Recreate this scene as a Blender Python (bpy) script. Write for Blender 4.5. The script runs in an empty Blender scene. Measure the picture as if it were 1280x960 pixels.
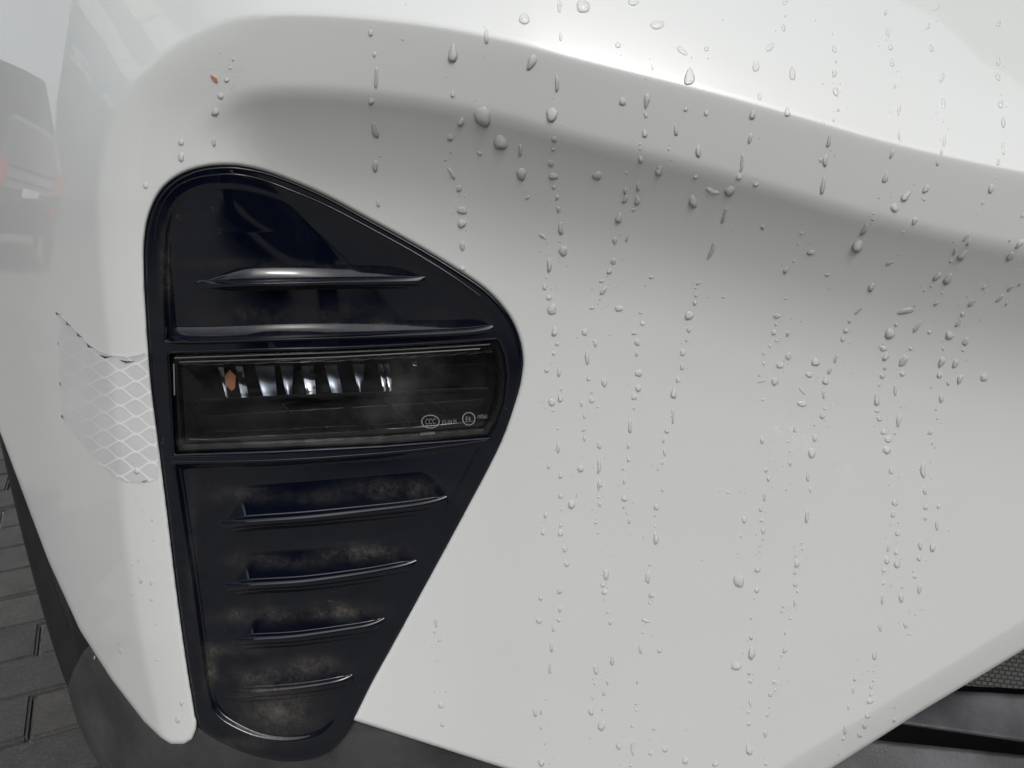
import bpy, bmesh, math, random
import numpy as np
from mathutils import Vector, Matrix

random.seed(7)
rng = np.random.RandomState(7)
scene = bpy.context.scene
COL = scene.collection

# ------------------------------------------------------------------ camera
FPX = 1000.0                 # focal length in photo pixels (1280 wide)
S = 0.0005                   # metres per photo pixel on the bumper's mean plane (0.5 m away)
PITCH = math.radians(18.0)
CAMPOS = np.array([0.0, 0.0, 0.78])
RIGHT = np.array([1.0, 0.0, 0.0])
UP = np.array([0.0, math.sin(PITCH), math.cos(PITCH)])
FWD = np.array([0.0, math.cos(PITCH), -math.sin(PITCH)])
cam = bpy.data.cameras.new('camera')
cam.sensor_fit = 'HORIZONTAL'
cam.sensor_width = 36.0
cam.lens = 36.0 * FPX / 1280.0
cam.clip_start = 0.01
cam.clip_end = 500.0
camo = bpy.data.objects.new('camera', cam)
COL.objects.link(camo)
camo.location = Vector(CAMPOS)
camo.rotation_euler = (math.radians(90) - PITCH, 0, 0)
scene.camera = camo

# ------------------------------------------------------------------ light
SUN_EL, SUN_AZ = math.radians(49), math.radians(166)    # azimuth clockwise from +Y (the way the camera looks)
world = bpy.data.worlds.new('World')
scene.world = world
world.use_nodes = True
wn, wl = world.node_tree.nodes, world.node_tree.links
wn.clear()
sky = wn.new('ShaderNodeTexSky')
sky.sky_type = 'NISHITA'
sky.sun_disc = False
sky.sun_elevation = SUN_EL
sky.sun_rotation = SUN_AZ
sky.air_density = 1.0
sky.dust_density = 4.0
hsv = wn.new('ShaderNodeHueSaturation')
hsv.inputs['Saturation'].default_value = 0.22
tcw = wn.new('ShaderNodeTexCoord')
cl = wn.new('ShaderNodeTexNoise')
cl.inputs['Scale'].default_value = 2.2
cl.inputs['Detail'].default_value = 6
clr = wn.new('ShaderNodeMapRange')
clr.inputs['From Min'].default_value = 0.35
clr.inputs['From Max'].default_value = 0.68
clr.inputs['To Min'].default_value = 1.25
clr.inputs['To Max'].default_value = 1.9
mulw = wn.new('ShaderNodeVectorMath'); mulw.operation = 'SCALE'
bg = wn.new('ShaderNodeBackground')
bg.inputs['Strength'].default_value = 0.15
wo = wn.new('ShaderNodeOutputWorld')
wl.new(sky.outputs[0], hsv.inputs['Color'])
wl.new(tcw.outputs['Generated'], cl.inputs['Vector'])
wl.new(cl.outputs[0], clr.inputs['Value'])
wl.new(hsv.outputs[0], mulw.inputs[0])
wl.new(clr.outputs[0], mulw.inputs['Scale'])
wl.new(mulw.outputs[0], bg.inputs['Color'])
wl.new(bg.outputs[0], wo.inputs['Surface'])
sun = bpy.data.lights.new('sun', 'SUN')
sun.energy = 0.85
sun.angle = math.radians(14)
sun.color = (1.0, 0.97, 0.93)
suno = bpy.data.objects.new('sun', sun)
COL.objects.link(suno)
sd_ = Vector((math.sin(SUN_AZ) * math.cos(SUN_EL), math.cos(SUN_AZ) * math.cos(SUN_EL), math.sin(SUN_EL)))
suno.rotation_euler = sd_.to_track_quat('Z', 'Y').to_euler()
suno.location = sd_ * 20
scene.view_settings.view_transform = 'Standard'
scene.view_settings.look = 'None'
scene.view_settings.gamma = 1.0
scene.view_settings.use_curve_mapping = False
scene.view_settings.exposure = -0.62
scene.cycles.max_bounces = 14
scene.cycles.transparent_max_bounces = 12
scene.cycles.sample_clamp_indirect = 6.0

# ------------------------------------------------------------------ maths helpers
def P(px, py, z):
    """photo pixel + height z (in pixels, towards the camera, from the mean plane) -> world point"""
    px, py, z = np.broadcast_arrays(np.asarray(px, float), np.asarray(py, float), np.asarray(z, float))
    t = (FPX - z) * S
    xl = (px - 640.0) / FPX * t
    yl = (480.0 - py) / FPX * t
    return CAMPOS + xl[..., None] * RIGHT + yl[..., None] * UP + t[..., None] * FWD

def sstep(a, b, x):
    t = np.clip((x - a) / (b - a), 0, 1)
    return t * t * (3 - 2 * t)

def spline(pts, closed=False, n=8):
    """Catmull-Rom through pts"""
    p = np.array(pts, float)
    m = len(p)
    out = []
    for i in range(m if closed else m - 1):
        if closed:
            a, b, c, d = p[(i - 1) % m], p[i], p[(i + 1) % m], p[(i + 2) % m]
        else:
            b, c = p[i], p[i + 1]
            a = p[i - 1] if i > 0 else 2 * b - c
            d = p[i + 2] if i + 2 < m else 2 * c - b
        for k in range(n):
            t = k / n
            out.append(0.5 * (2 * b + (c - a) * t + (2 * a - 5 * b + 4 * c - d) * t * t + (3 * b - a - 3 * c + d) * t ** 3))
    if not closed:
        out.append(p[-1])
    return np.array(out)

def pdist(X, Y, poly, closed):
    """distance to a polyline; for a closed one signed, positive inside"""
    x, y = X.ravel(), Y.ravel()
    best = np.full(x.shape, 1e12)
    ins = np.zeros(x.shape, bool)
    q = np.roll(poly, -1, 0) if closed else poly[1:]
    for a, b in zip(poly, q):
        dx, dy = b - a
        L = dx * dx + dy * dy
        if L < 1e-9:
            continue
        t = np.clip(((x - a[0]) * dx + (y - a[1]) * dy) / L, 0, 1)
        d = (x - a[0] - t * dx) ** 2 + (y - a[1] - t * dy) ** 2
        np.minimum(best, d, out=best)
        if closed and abs(dy) > 1e-12:
            c = ((a[1] > y) != (b[1] > y)) & (x < dx * (y - a[1]) / dy + a[0])
            ins ^= c
    d = np.sqrt(best)
    if closed:
        d = np.where(ins, d, -d)
    return d.reshape(X.shape)

def blur(A, sig):
    r = int(3 * sig + 1)
    k = np.exp(-0.5 * (np.arange(-r, r + 1) / sig) ** 2)
    k /= k.sum()
    for ax in (0, 1):
        pad = [(0, 0), (0, 0)]
        pad[ax] = (r, r)
        B = np.pad(A, pad, mode='reflect', reflect_type='odd')
        out = np.zeros_like(A)
        n = A.shape[ax]
        for i, w in enumerate(k):
            out += w * (B[i:i + n, :] if ax == 0 else B[:, i:i + n])
        A = out
    return A

class Field:
    """values on a regular pixel grid, read with bicubic interpolation"""
    def __init__(self, x0, y0, x1, y1, step, fn):
        self.x0, self.y0, self.step = x0, y0, step
        xs = np.arange(x0, x1 + step, step, float)
        ys = np.arange(y0, y1 + step, step, float)
        self.X, self.Y = np.meshgrid(xs, ys)
        self.A = fn(self.X, self.Y)
    def __call__(self, px, py):
        px, py = np.broadcast_arrays(np.asarray(px, float), np.asarray(py, float))
        u = (px - self.x0) / self.step
        v = (py - self.y0) / self.step
        h, w = self.A.shape
        u = np.clip(u, 1, w - 2.001); v = np.clip(v, 1, h - 2.001)
        i = np.floor(u).astype(int); j = np.floor(v).astype(int)
        i = np.clip(i, 1, w - 3); j = np.clip(j, 1, h - 3)
        fu, fv = u - i, v - j
        def wts(t):
            return (-.5 * t + t * t - .5 * t ** 3, 1 - 2.5 * t * t + 1.5 * t ** 3, .5 * t + 2 * t * t - 1.5 * t ** 3, -.5 * t * t + .5 * t ** 3)
        wu, wv = wts(fu), wts(fv)
        out = 0
        for b in range(4):
            row = 0
            for a in range(4):
                row = row + wu[a] * self.A[j + b - 1, i + a - 1]
            out = out + wv[b] * row
        return out

# ------------------------------------------------------------------ the bumper's form
CREST = spline([(222, 1080), (208, 960), (192, 880), (175, 800), (160, 700), (150, 600), (141, 500), (132, 400), (124, 310), (122, 250), (127, 200),
                (141, 150), (170, 100), (212, 60), (268, 30), (335, 17), (430, 19), (540, 31), (640, 51), (720, 72), (800, 92), (900, 117),
                (1000, 145), (1100, 174), (1200, 198), (1280, 214), (1400, 236), (1560, 262)], n=10)
CREST_CLOSED = np.vstack([CREST, [(1560, 1300), (222, 1300)]])
BEZEL = spline([(345, 948), (300, 936), (266, 920), (248, 903), (241, 870), (233, 820), (222, 740), (210, 640), (200, 560), (190, 480), (184, 400),
                (181, 330), (183, 290), (190, 262), (203, 238), (225, 220), (255, 210), (290, 208), (325, 214), (365, 228), (410, 248), (460, 275),
                (520, 308), (570, 338), (605, 362), (630, 388), (645, 415), (652, 445), (650, 475), (642, 505), (628, 545), (610, 583), (585, 630),
                (550, 695), (520, 750), (490, 805), (465, 850), (442, 896), (428, 920), (408, 938), (380, 948)], True, 6)
PANEL = np.array([(-260, -220), (1500, -220), (1500, 678), (1390, 745), (1280, 812), (1150, 890), (1040, 960), (970, 1003), (900, 1022), (800, 1010), (720, 988),
                  (620, 957), (520, 925), (441, 900), (430, 850), (252, 850), (247, 890), (245, 912), (240, 924), (230, 930), (214, 930), (202, 923),
                  (180, 902), (140, 850), (100, 788), (60, 700), (30, 620), (0, 540), (-50, 415), (-120, 235), (-200, 30), (-260, -120)], float)

def prof(slopes):
    """piecewise-linear slope -> height table"""
    d = np.linspace(-700, 1600, 9201)
    s = np.interp(d, [a for a, _ in slopes], [b for _, b in slopes])
    z = np.concatenate([[0], np.cumsum(0.5 * (s[1:] + s[:-1]) * np.diff(d))])
    z -= np.interp(0, d, z)
    return d, z
# slope of the surface across the crest (d > 0 inside the scoop), dz/dd
TOP = prof([(-700, 1.5), (-330, 1.15), (-150, 0.75), (-4, 0.50), (5, 0.0), (20, -0.06), (86, -0.12), (97, -0.36), (110, -0.54), (190, -0.44), (300, -0.10), (390, 0.0), (1600, 0.0)])
LEFT = prof([(-700, 0.0), (-70, 0.0), (-40, 0.12), (-5, 0.40), (6, -0.30), (50, -0.34), (90, -0.15), (130, 0.0), (1600, 0.0)])
WRAP = prof([(-700, 4.0), (-220, 3.8), (-122, 2.7), (-60, 1.55), (-10, 0.85), (15, 0.62), (40, 0.40), (85, 0.12), (130, 0.0), (1600, 0.0)])   # the bumper turning the corner
ROLL = prof([(-700, 1.0), (-200, 0.75), (0, 0.40), (120, 0.15), (260, 0.0), (1600, 0.0)])                                                   # and rolling back towards the bonnet
EDGE_A, EDGE_B = np.array([960., 1008.]), np.array([1500., 680.])

def zwhite_raw(X, Y):
    d = pdist(X, Y, CREST, False)
    ins = pdist(X, Y, CREST_CLOSED, True) > 0
    d = np.where(ins, d, -d)
    zt = np.interp(d, *TOP)
    zl = np.interp(d, *LEFT)
    k = sstep(140, 430, X)
    w = (1 - sstep(170, 620, X)) * sstep(-220 + 430 * k, 130 + 460 * k, Y)      # inside the scoop
    wo_ = 1 - sstep(140, 340, X)                                                   # outside it
    w = np.where(d > 0, w, wo_)
    xl = np.interp(Y, [-300, 120, 250, 400, 500, 600, 700, 800, 900, 1100], [124, 122, 122, 132, 141, 150, 160, 175, 197, 225])
    tx = np.where(X < 640, 0.20 * (X - 640), 0.20 * 140 * (1 - np.exp(-np.maximum(X - 640, 0) / 140.0)))
    ty = -0.31 * (Y - 480)
    wrap = np.interp(X - xl, *WRAP) - np.interp(200, *WRAP)
    roll = (np.interp(Y, *ROLL) - np.interp(300, *ROLL)) * wo_
    return zt * (1 - w) + zl * w + tx + ty + wrap + roll
ZW = Field(-270, -230, 1512, 1150, 2, lambda X, Y: blur(zwhite_raw(X, Y), 1.0))
SDB = Field(150, 180, 690, 980, 1.5, lambda X, Y: pdist(X, Y, BEZEL, True))
SDP = Field(-270, -230, 1512, 1150, 3, lambda X, Y: pdist(X, Y, PANEL, True))

def sd_bez(px, py):
    v = SDB(px, py)
    far = (px < 155) | (px > 685) | (py < 185) | (py > 975)
    return np.where(far, -100, v)

def sd_white(px, py):
    return np.minimum(SDP(px, py), -sd_bez(px, py) - 1.5)

def fillet(s, r):
    t = np.clip(1 - s / r, 0, 1)
    return r * (1 - np.sqrt(np.maximum(1 - t * t, 0)))

def z_white(px, py):
    z = ZW(px, py)
    e = ((EDGE_B[0] - EDGE_A[0]) * (py - EDGE_A[1]) - (EDGE_B[1] - EDGE_A[1]) * (px - EDGE_A[0])) / -np.hypot(*(EDGE_B - EDGE_A))
    z = z - 15 * np.clip(1 - e / 34.0, 0, 1.3) ** 1.25
    return z - fillet(sd_white(px, py), 5.0)

# ------------------------------------------------------------------ mesh helpers
CAR_BASE = np.array([-0.10, 1.2, 0.0])

def link(name, me, mat, parent=None, loc=(0, 0, 0)):
    o = bpy.data.objects.new(name, me)
    COL.objects.link(o)
    if mat is not None and me is not None and not me.materials:
        me.materials.append(mat)
    if parent is not None:
        o.parent = parent
    o.location = loc
    return o

def tag(o, label=None, cat=None, group=None, kind=None):
    if label: o['label'] = label
    if cat: o['category'] = cat
    if group: o['group'] = group
    if kind: o['kind'] = kind
    return o

def empty(name, loc, label, cat, group=None):
    o = bpy.data.objects.new(name, None)
    COL.objects.link(o)
    o.location = loc
    return tag(o, label, cat, group)

def mesh_from(name, verts, faces, smooth=True):
    me = bpy.data.meshes.new(name)
    me.from_pydata([tuple(map(float, v)) for v in verts], [], [tuple(map(int, f)) for f in faces])
    me.update()
    if smooth:
        me.polygons.foreach_set('use_smooth', [True] * len(me.polygons))
    return me

def sheet(name, mat, parent, bounds, step, sdf, zf, back=16.0, base=CAR_BASE, uv=False, attrs=None):
    """a surface of photo-pixel columns cut exactly along sdf = 0, with its edge turned back"""
    x0, y0, x1, y1 = bounds
    xs = np.arange(x0, x1 + step * .5, step, float)
    ys = np.arange(y0, y1 + step * .5, step, float)
    X, Y = np.meshgrid(xs, ys)
    h, w = X.shape
    sdv = sdf(X, Y)
    keep = sdv > 0
    idx = np.full((h, w), -1, int)
    n = int(keep.sum())
    idx[keep] = np.arange(n)
    vx = list(X[keep]); vy = list(Y[keep])
    c = [keep[:-1, :-1], keep[:-1, 1:], keep[1:, 1:], keep[1:, :-1]]
    cnt = sum(a.astype(int) for a in c)
    full = cnt == 4
    quads = np.stack([idx[:-1, :-1][full], idx[1:, :-1][full], idx[1:, 1:][full], idx[:-1, 1:][full]], 1)
    faces = [tuple(q) for q in quads.tolist()]
    cache = {}
    def ev(a, b):
        k = (a, b) if a < b else (b, a)
        if k not in cache:
            (j0, i0), (j1, i1) = k
            s0, s1 = sdv[j0, i0], sdv[j1, i1]
            t = s0 / (s0 - s1)
            cache[k] = len(vx)
            vx.append(X[j0, i0] + t * (X[j1, i1] - X[j0, i0]))
            vy.append(Y[j0, i0] + t * (Y[j1, i1] - Y[j0, i0]))
        return cache[k]
    part = np.argwhere((cnt > 0) & (cnt < 4))
    for j, i in part.tolist():
        cs = [(j, i), (j + 1, i), (j + 1, i + 1), (j, i + 1)]
        poly = []
        for a in range(4):
            p, q = cs[a], cs[(a + 1) % 4]
            if keep[p]:
                poly.append(int(idx[p]))
            if keep[p] != keep[q]:
                poly.append(ev(p, q))
        if len(poly) >= 3:
            faces.append(tuple(poly))
    vx = np.array(vx); vy = np.array(vy)
    z = zf(vx, vy)
    pos = P(vx, vy, z)
    e = 0.4
    def pz(a, b):
        return P(a, b, zf(a, b))
    nu = pz(vx + e, vy) - pz(vx - e, vy)
    nv = pz(vx, vy - e) - pz(vx, vy + e)
    nr = np.cross(nu, nv)
    nr /= np.linalg.norm(nr, axis=1)[:, None] + 1e-20
    # turned-back edge
    if back > 0:
        ec = {}
        for f in faces:
            for a in range(len(f)):
                p, q = f[a], f[(a + 1) % len(f)]
                k = (p, q) if p < q else (q, p)
                ec[k] = None if k in ec else (p, q)
        bl = [v for v in ec.values() if v is not None]
        m = {}
        extra = []
        N0 = len(vx)
        def wv(p):
            if p not in m:
                m[p] = N0 + len(extra)
                extra.append(pos[p]); extra.append(P(vx[p], vy[p], z[p] - back))
            return m[p]
        for p, q in bl:
            a, b = wv(p), wv(q)
            faces.append((b, a, a + 1, b + 1))
        if extra:
            pos = np.vstack([pos, np.array(extra)])
            nr = np.vstack([nr, np.zeros((len(extra), 3))])
            rep = np.array(sorted(m, key=lambda k: m[k]))
            rep = np.repeat(rep, 2)
            vx = np.concatenate([vx, vx[rep]]); vy = np.concatenate([vy, vy[rep]])
    me = mesh_from(name, pos - base, faces)
    me.normals_split_custom_set_from_vertices([tuple(v) for v in nr.tolist()])
    if uv:
        l = me.uv_layers.new(name='px')
        vi = np.zeros(len(me.loops), int)
        me.loops.foreach_get('vertex_index', vi)
        l.data.foreach_set('uv', np.stack([vx[vi] / 100, vy[vi] / 100], 1).ravel())
    for an, fn in (attrs or {}).items():
        at = me.attributes.new(an, 'FLOAT', 'POINT')
        at.data.foreach_set('value', np.asarray(fn(vx, vy), float))
    return link(name, me, mat, parent)

def ribbon(name, mat, parent, GX, GY, zf, base=CAR_BASE, attrs=None, smooth_n=True):
    """a surface whose rows follow a line in the photo, so that its lip stays clean"""
    h, w = GX.shape
    vx, vy = GX.ravel(), GY.ravel()
    pos = P(vx, vy, zf(vx, vy))
    idx = np.arange(h * w).reshape(h, w)
    f = np.stack([idx[:-1, :-1], idx[1:, :-1], idx[1:, 1:], idx[:-1, 1:]], -1).reshape(-1, 4)
    me = mesh_from(name, pos - base, f.tolist())
    e = .25
    pz = lambda a, b: P(a, b, zf(a, b))
    nr = np.cross(pz(vx + e, vy) - pz(vx - e, vy), pz(vx, vy - e) - pz(vx, vy + e))
    nr /= np.linalg.norm(nr, axis=1)[:, None] + 1e-20
    # keep the winding facing the camera
    n0 = me.polygons[len(me.polygons) // 2].normal
    if n0.dot(Vector(nr[f[len(f) // 2][0]])) < 0:
        me.flip_normals()
    me.normals_split_custom_set_from_vertices([tuple(v) for v in nr.tolist()])
    for an, fn in (attrs or {}).items():
        at = me.attributes.new(an, 'FLOAT', 'POINT')
        at.data.foreach_set('value', np.asarray(fn(vx, vy), float))
    return link(name, me, mat, parent)

def prism_px(name, mat, parent, poly, z0, z1, base=CAR_BASE, bevel=0.0):
    """a solid block whose outline is given in photo pixels, between two heights (front z1 may be a function)"""
    n = len(poly)
    p = np.array(poly, float)
    f1 = z1(p[:, 0], p[:, 1]) if callable(z1) else np.full(n, float(z1))
    f0 = z0(p[:, 0], p[:, 1]) if callable(z0) else np.full(n, float(z0))
    v = np.vstack([P(p[:, 0], p[:, 1], f1), P(p[:, 0], p[:, 1], f0)]) - base
    faces = [tuple(range(n))[::-1], tuple(range(n, 2 * n))] + [(i, (i + 1) % n, n + (i + 1) % n, n + i) for i in range(n)]
    me = mesh_from(name, v, faces, False)
    bm = bmesh.new(); bm.from_mesh(me)
    bmesh.ops.recalc_face_normals(bm, faces=bm.faces)
    if bevel:
        bmesh.ops.bevel(bm, geom=list(bm.edges), offset=bevel, segments=2, affect='EDGES', profile=0.6)
    bm.to_mesh(me); bm.free()
    return link(name, me, mat, parent)

# ------------------------------------------------------------------ materials
def mat(name, color=(.5, .5, .5), rough=.5, metal=0.0, coat=0.0, coat_rough=.03, spec=.5, ior=1.5):
    m = bpy.data.materials.new(name)
    m.use_nodes = True
    b = m.node_tree.nodes['Principled BSDF']
    b.inputs['Base Color'].default_value = (*color, 1)
    b.inputs['Roughness'].default_value = rough
    b.inputs['Metallic'].default_value = metal
    b.inputs['Coat Weight'].default_value = coat
    b.inputs['Coat Roughness'].default_value = coat_rough
    b.inputs['Specular IOR Level'].default_value = spec
    b.inputs['IOR'].default_value = ior
    return m, m.node_tree.nodes, m.node_tree.links, b

def node(nt, typ, **kw):
    n = nt.new(typ)
    for k, v in kw.items():
        if hasattr(n, k):
            setattr(n, k, v)
        else:
            n.inputs[k.replace('_', ' ')].default_value = v
    return n

def noise(nt, lk, scale, detail=4, rough=.55, vec=None):
    n = nt.new('ShaderNodeTexNoise')
    n.inputs['Scale'].default_value = scale
    n.inputs['Detail'].default_value = detail
    n.inputs['Roughness'].default_value = rough
    if vec is not None:
        lk.new(vec, n.inputs['Vector'])
    return n

def rng_(nt, lk, src, a, b, c, d):
    n = nt.new('ShaderNodeMapRange')
    for k, v in zip(('From Min', 'From Max', 'To Min', 'To Max'), (a, b, c, d)):
        n.inputs[k].default_value = v
    lk.new(src, n.inputs['Value'])
    return n.outputs[0]

def mixc(nt, lk, fac, a, b):
    n = nt.new('ShaderNodeMix'); n.data_type = 'RGBA'
    for s, v in ((n.inputs[0], fac), (n.inputs[6], a), (n.inputs[7], b)):
        if isinstance(v, (int, float)):
            s.default_value = v
        elif isinstance(v, tuple):
            s.default_value = (*v, 1) if len(v) == 3 else v
        else:
            lk.new(v, s)
    return n.outputs[2]

def objcoord(nt):
    return nt.new('ShaderNodeTexCoord').outputs['Object']

def m_paint():
    m, nt, lk, b = mat('white_car_paint', (.76, .765, .75), .35, 0, 1.0, .015)
    oc = objcoord(nt)
    n1 = noise(nt, lk, 9, 4, .55, oc)                      # faint road film
    f = rng_(nt, lk, n1.outputs[0], .42, .75, 0, .10)
    c = mixc(nt, lk, f, (.755, .782, .772), (.62, .63, .59))
    v = nt.new('ShaderNodeTexVoronoi'); v.inputs['Scale'].default_value = 95
    lk.new(oc, v.inputs['Vector'])
    n2 = noise(nt, lk, 40, 2, .5, oc)
    sp = rng_(nt, lk, v.outputs['Distance'], .035, .06, 1, 0)      # tiny specks of grit
    sel = rng_(nt, lk, n2.outputs[0], .60, .64, 0, .8)
    mm = nt.new('ShaderNodeMath'); mm.operation = 'MULTIPLY'
    lk.new(sp, mm.inputs[0]); lk.new(sel, mm.inputs[1])
    c = mixc(nt, lk, mm.outputs[0], c, (.18, .15, .12))
    lk.new(c, b.inputs['Base Color'])
    b.inputs['Coat IOR'].default_value = 1.75
    n3 = noise(nt, lk, 450, 1, .5, oc)                    # orange peel
    bp = nt.new('ShaderNodeBump'); bp.inputs['Strength'].default_value = .004; bp.inputs['Distance'].default_value = .001
    lk.new(n3.outputs[0], bp.inputs['Height']); lk.new(bp.outputs[0], b.inputs['Coat Normal'])
    n4 = noise(nt, lk, 14, 5, .6, oc)
    lk.new(rng_(nt, lk, n4.outputs[0], .4, .7, .001, .005), b.inputs['Coat Roughness'])
    return m

def m_gloss_black():
    m, nt, lk, b = mat('gloss_black_plastic', (.0016, .0032, .009), .05, 0, 0, 0, .5, 1.66)
    oc = objcoord(nt)
    at = nt.new('ShaderNodeAttribute'); at.attribute_name = 'dust'
    n1 = noise(nt, lk, 60, 8, .7, oc)
    n2 = noise(nt, lk, 420, 3, .6, oc)
    a = rng_(nt, lk, n1.outputs[0], .38, .72, .15, 1.0)
    a2 = rng_(nt, lk, n2.outputs[0], .35, .75, .5, 1.0)
    mm = nt.new('ShaderNodeMath'); mm.operation = 'MULTIPLY'; lk.new(at.outputs['Fac'], mm.inputs[0]); lk.new(a, mm.inputs[1])
    m2 = nt.new('ShaderNodeMath'); m2.operation = 'MULTIPLY'; lk.new(mm.outputs[0], m2.inputs[0]); lk.new(a2, m2.inputs[1])
    # sparse dried spots everywhere
    n3 = noise(nt, lk, 130, 4, .7, oc)
    n4 = noise(nt, lk, 22, 3, .5, oc)
    s1 = rng_(nt, lk, n3.outputs[0], .66, .72, 0, .35)
    s2 = rng_(nt, lk, n4.outputs[0], .48, .62, 0, 1)
    m3 = nt.new('ShaderNodeMath'); m3.operation = 'MULTIPLY'; lk.new(s1, m3.inputs[0]); lk.new(s2, m3.inputs[1])
    m4 = nt.new('ShaderNodeMath'); m4.operation = 'MAXIMUM'; lk.new(m2.outputs[0], m4.inputs[0]); lk.new(m3.outputs[0], m4.inputs[1])
    c = mixc(nt, lk, m4.outputs[0], (.0016, .0032, .009), (.17, .155, .13))
    lk.new(c, b.inputs['Base Color'])
    lk.new(rng_(nt, lk, m4.outputs[0], 0, .5, .05, .6), b.inputs['Roughness'])
    return m

def m_plastic(name, col, rough, bscale, bstr, var=.35):
    m, nt, lk, b = mat(name, col, rough)
    oc = objcoord(nt)
    n1 = noise(nt, lk, 18, 6, .6, oc)
    c = mixc(nt, lk, rng_(nt, lk, n1.outputs[0], .35, .7, 0, 1), tuple(x * (1 - var) for x in col), tuple(x * (1 + var) for x in col))
    lk.new(c, b.inputs['Base Color'])
    n2 = noise(nt, lk, bscale, 3, .6, oc)
    bp = nt.new('ShaderNodeBump'); bp.inputs['Strength'].default_value = bstr; bp.inputs['Distance'].default_value = .0006
    lk.new(n2.outputs[0], bp.inputs['Height']); lk.new(bp.outputs[0], b.inputs['Normal'])
    return m

def m_lens():
    m = bpy.data.materials.new('clear_lamp_lens'); m.use_nodes = True
    nt, lk = m.node_tree.nodes, m.node_tree.links
    nt.clear()
    out = nt.new('ShaderNodeOutputMaterial')
    tr = nt.new('ShaderNodeBsdfTransparent'); tr.inputs[0].default_value = (.86, .88, .90, 1)
    gl = nt.new('ShaderNodeBsdfGlossy'); gl.inputs['Roughness'].default_value = .04
    df = nt.new('ShaderNodeBsdfDiffuse'); df.inputs[0].default_value = (.20, .20, .195, 1)
    fr = nt.new('ShaderNodeFresnel'); fr.inputs[0].default_value = 1.5
    oc = objcoord(nt)
    n1 = noise(nt, lk, 34, 6, .65, oc)
    n2 = noise(nt, lk, 320, 3, .6, oc)
    a = rng_(nt, lk, n1.outputs[0], .45, .8, .01, .07)
    b_ = rng_(nt, lk, n2.outputs[0], .62, .78, 0, .05)
    ad = nt.new('ShaderNodeMath'); ad.operation = 'ADD'; lk.new(a, ad.inputs[0]); lk.new(b_, ad.inputs[1])
    at = nt.new('ShaderNodeAttribute'); at.attribute_name = 'dust'
    ad2 = nt.new('ShaderNodeMath'); ad2.operation = 'ADD'; lk.new(ad.outputs[0], ad2.inputs[0])
    dm = nt.new('ShaderNodeMath'); dm.operation = 'MULTIPLY'; lk.new(at.outputs['Fac'], dm.inputs[0]); lk.new(rng_(nt, lk, n1.outputs[0], .35, .65, .2, 1), dm.inputs[1])
    lk.new(dm.outputs[0], ad2.inputs[1])
    m1 = nt.new('ShaderNodeMixShader'); m2 = nt.new('ShaderNodeMixShader')
    lk.new(ad2.outputs[0], m1.inputs[0]); lk.new(tr.outputs[0], m1.inputs[1]); lk.new(df.outputs[0], m1.inputs[2])
    lk.new(fr.outputs[0], m2.inputs[0]); lk.new(m1.outputs[0], m2.inputs[1]); lk.new(gl.outputs[0], m2.inputs[2])
    lk.new(m2.outputs[0], out.inputs[0])
    return m

def m_sticker():
    m, nt, lk, b = mat('white_reflective_film', (.70, .71, .72), .30, 0, .6, .05)
    uv = nt.new('ShaderNodeUVMap'); uv.uv_map = 'px'
    sx = nt.new('ShaderNodeSeparateXYZ'); lk.new(uv.outputs[0], sx.inputs[0])
    def M(op, a, b2=None, c=None):
        n = nt.new('ShaderNodeMath'); n.operation = op
        for i, v in enumerate((a, b2, c)):
            if v is None: continue
            if isinstance(v, (int, float)): n.inputs[i].default_value = v
            else: lk.new(v, n.inputs[i])
        return n.outputs[0]
    u, v = sx.outputs[0], sx.outputs[1]
    # fish-scale lattice: two families of wavy lines, 16 px columns and 17 px rows
    v2 = M('SUBTRACT', v, M('MULTIPLY', u, .12))
    A = M('MULTIPLY', u, 2 * math.pi / .40)
    B = M('MULTIPLY', v2, 2 * math.pi / .22)
    w1 = M('ABSOLUTE', M('SINE', M('MULTIPLY', M('ADD', B, M('MULTIPLY', M('SINE', A), 1.5)), .5)))
    w2 = M('ABSOLUTE', M('COSINE', M('MULTIPLY', M('SUBTRACT', B, M('MULTIPLY', M('SINE', A), 1.5)), .5)))
    ln = M('MINIMUM', w1, w2)
    line = M('MULTIPLY', rng_(nt, lk, ln, .08, .26, 1, 0), rng_(nt, lk, u, 1.0, 1.5, .18, 1))
    n1 = noise(nt, lk, 30, 3, .5, objcoord(nt))
    cellc = mixc(nt, lk, rng_(nt, lk, n1.outputs[0], .4, .65, 0, 1), (.70, .715, .735), (.76, .765, .775))
    c = mixc(nt, lk, line, cellc, (.86, .865, .86))
    lk.new(c, b.inputs['Base Color'])
    lk.new(rng_(nt, lk, line, 0, 1, .12, 0.0), b.inputs['Metallic'])
    bp = nt.new('ShaderNodeBump'); bp.inputs['Strength'].default_value = .35; bp.inputs['Distance'].default_value = .0003
    lk.new(line, bp.inputs['Height']); lk.new(bp.outputs[0], b.inputs['Normal'])
    return m

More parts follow.
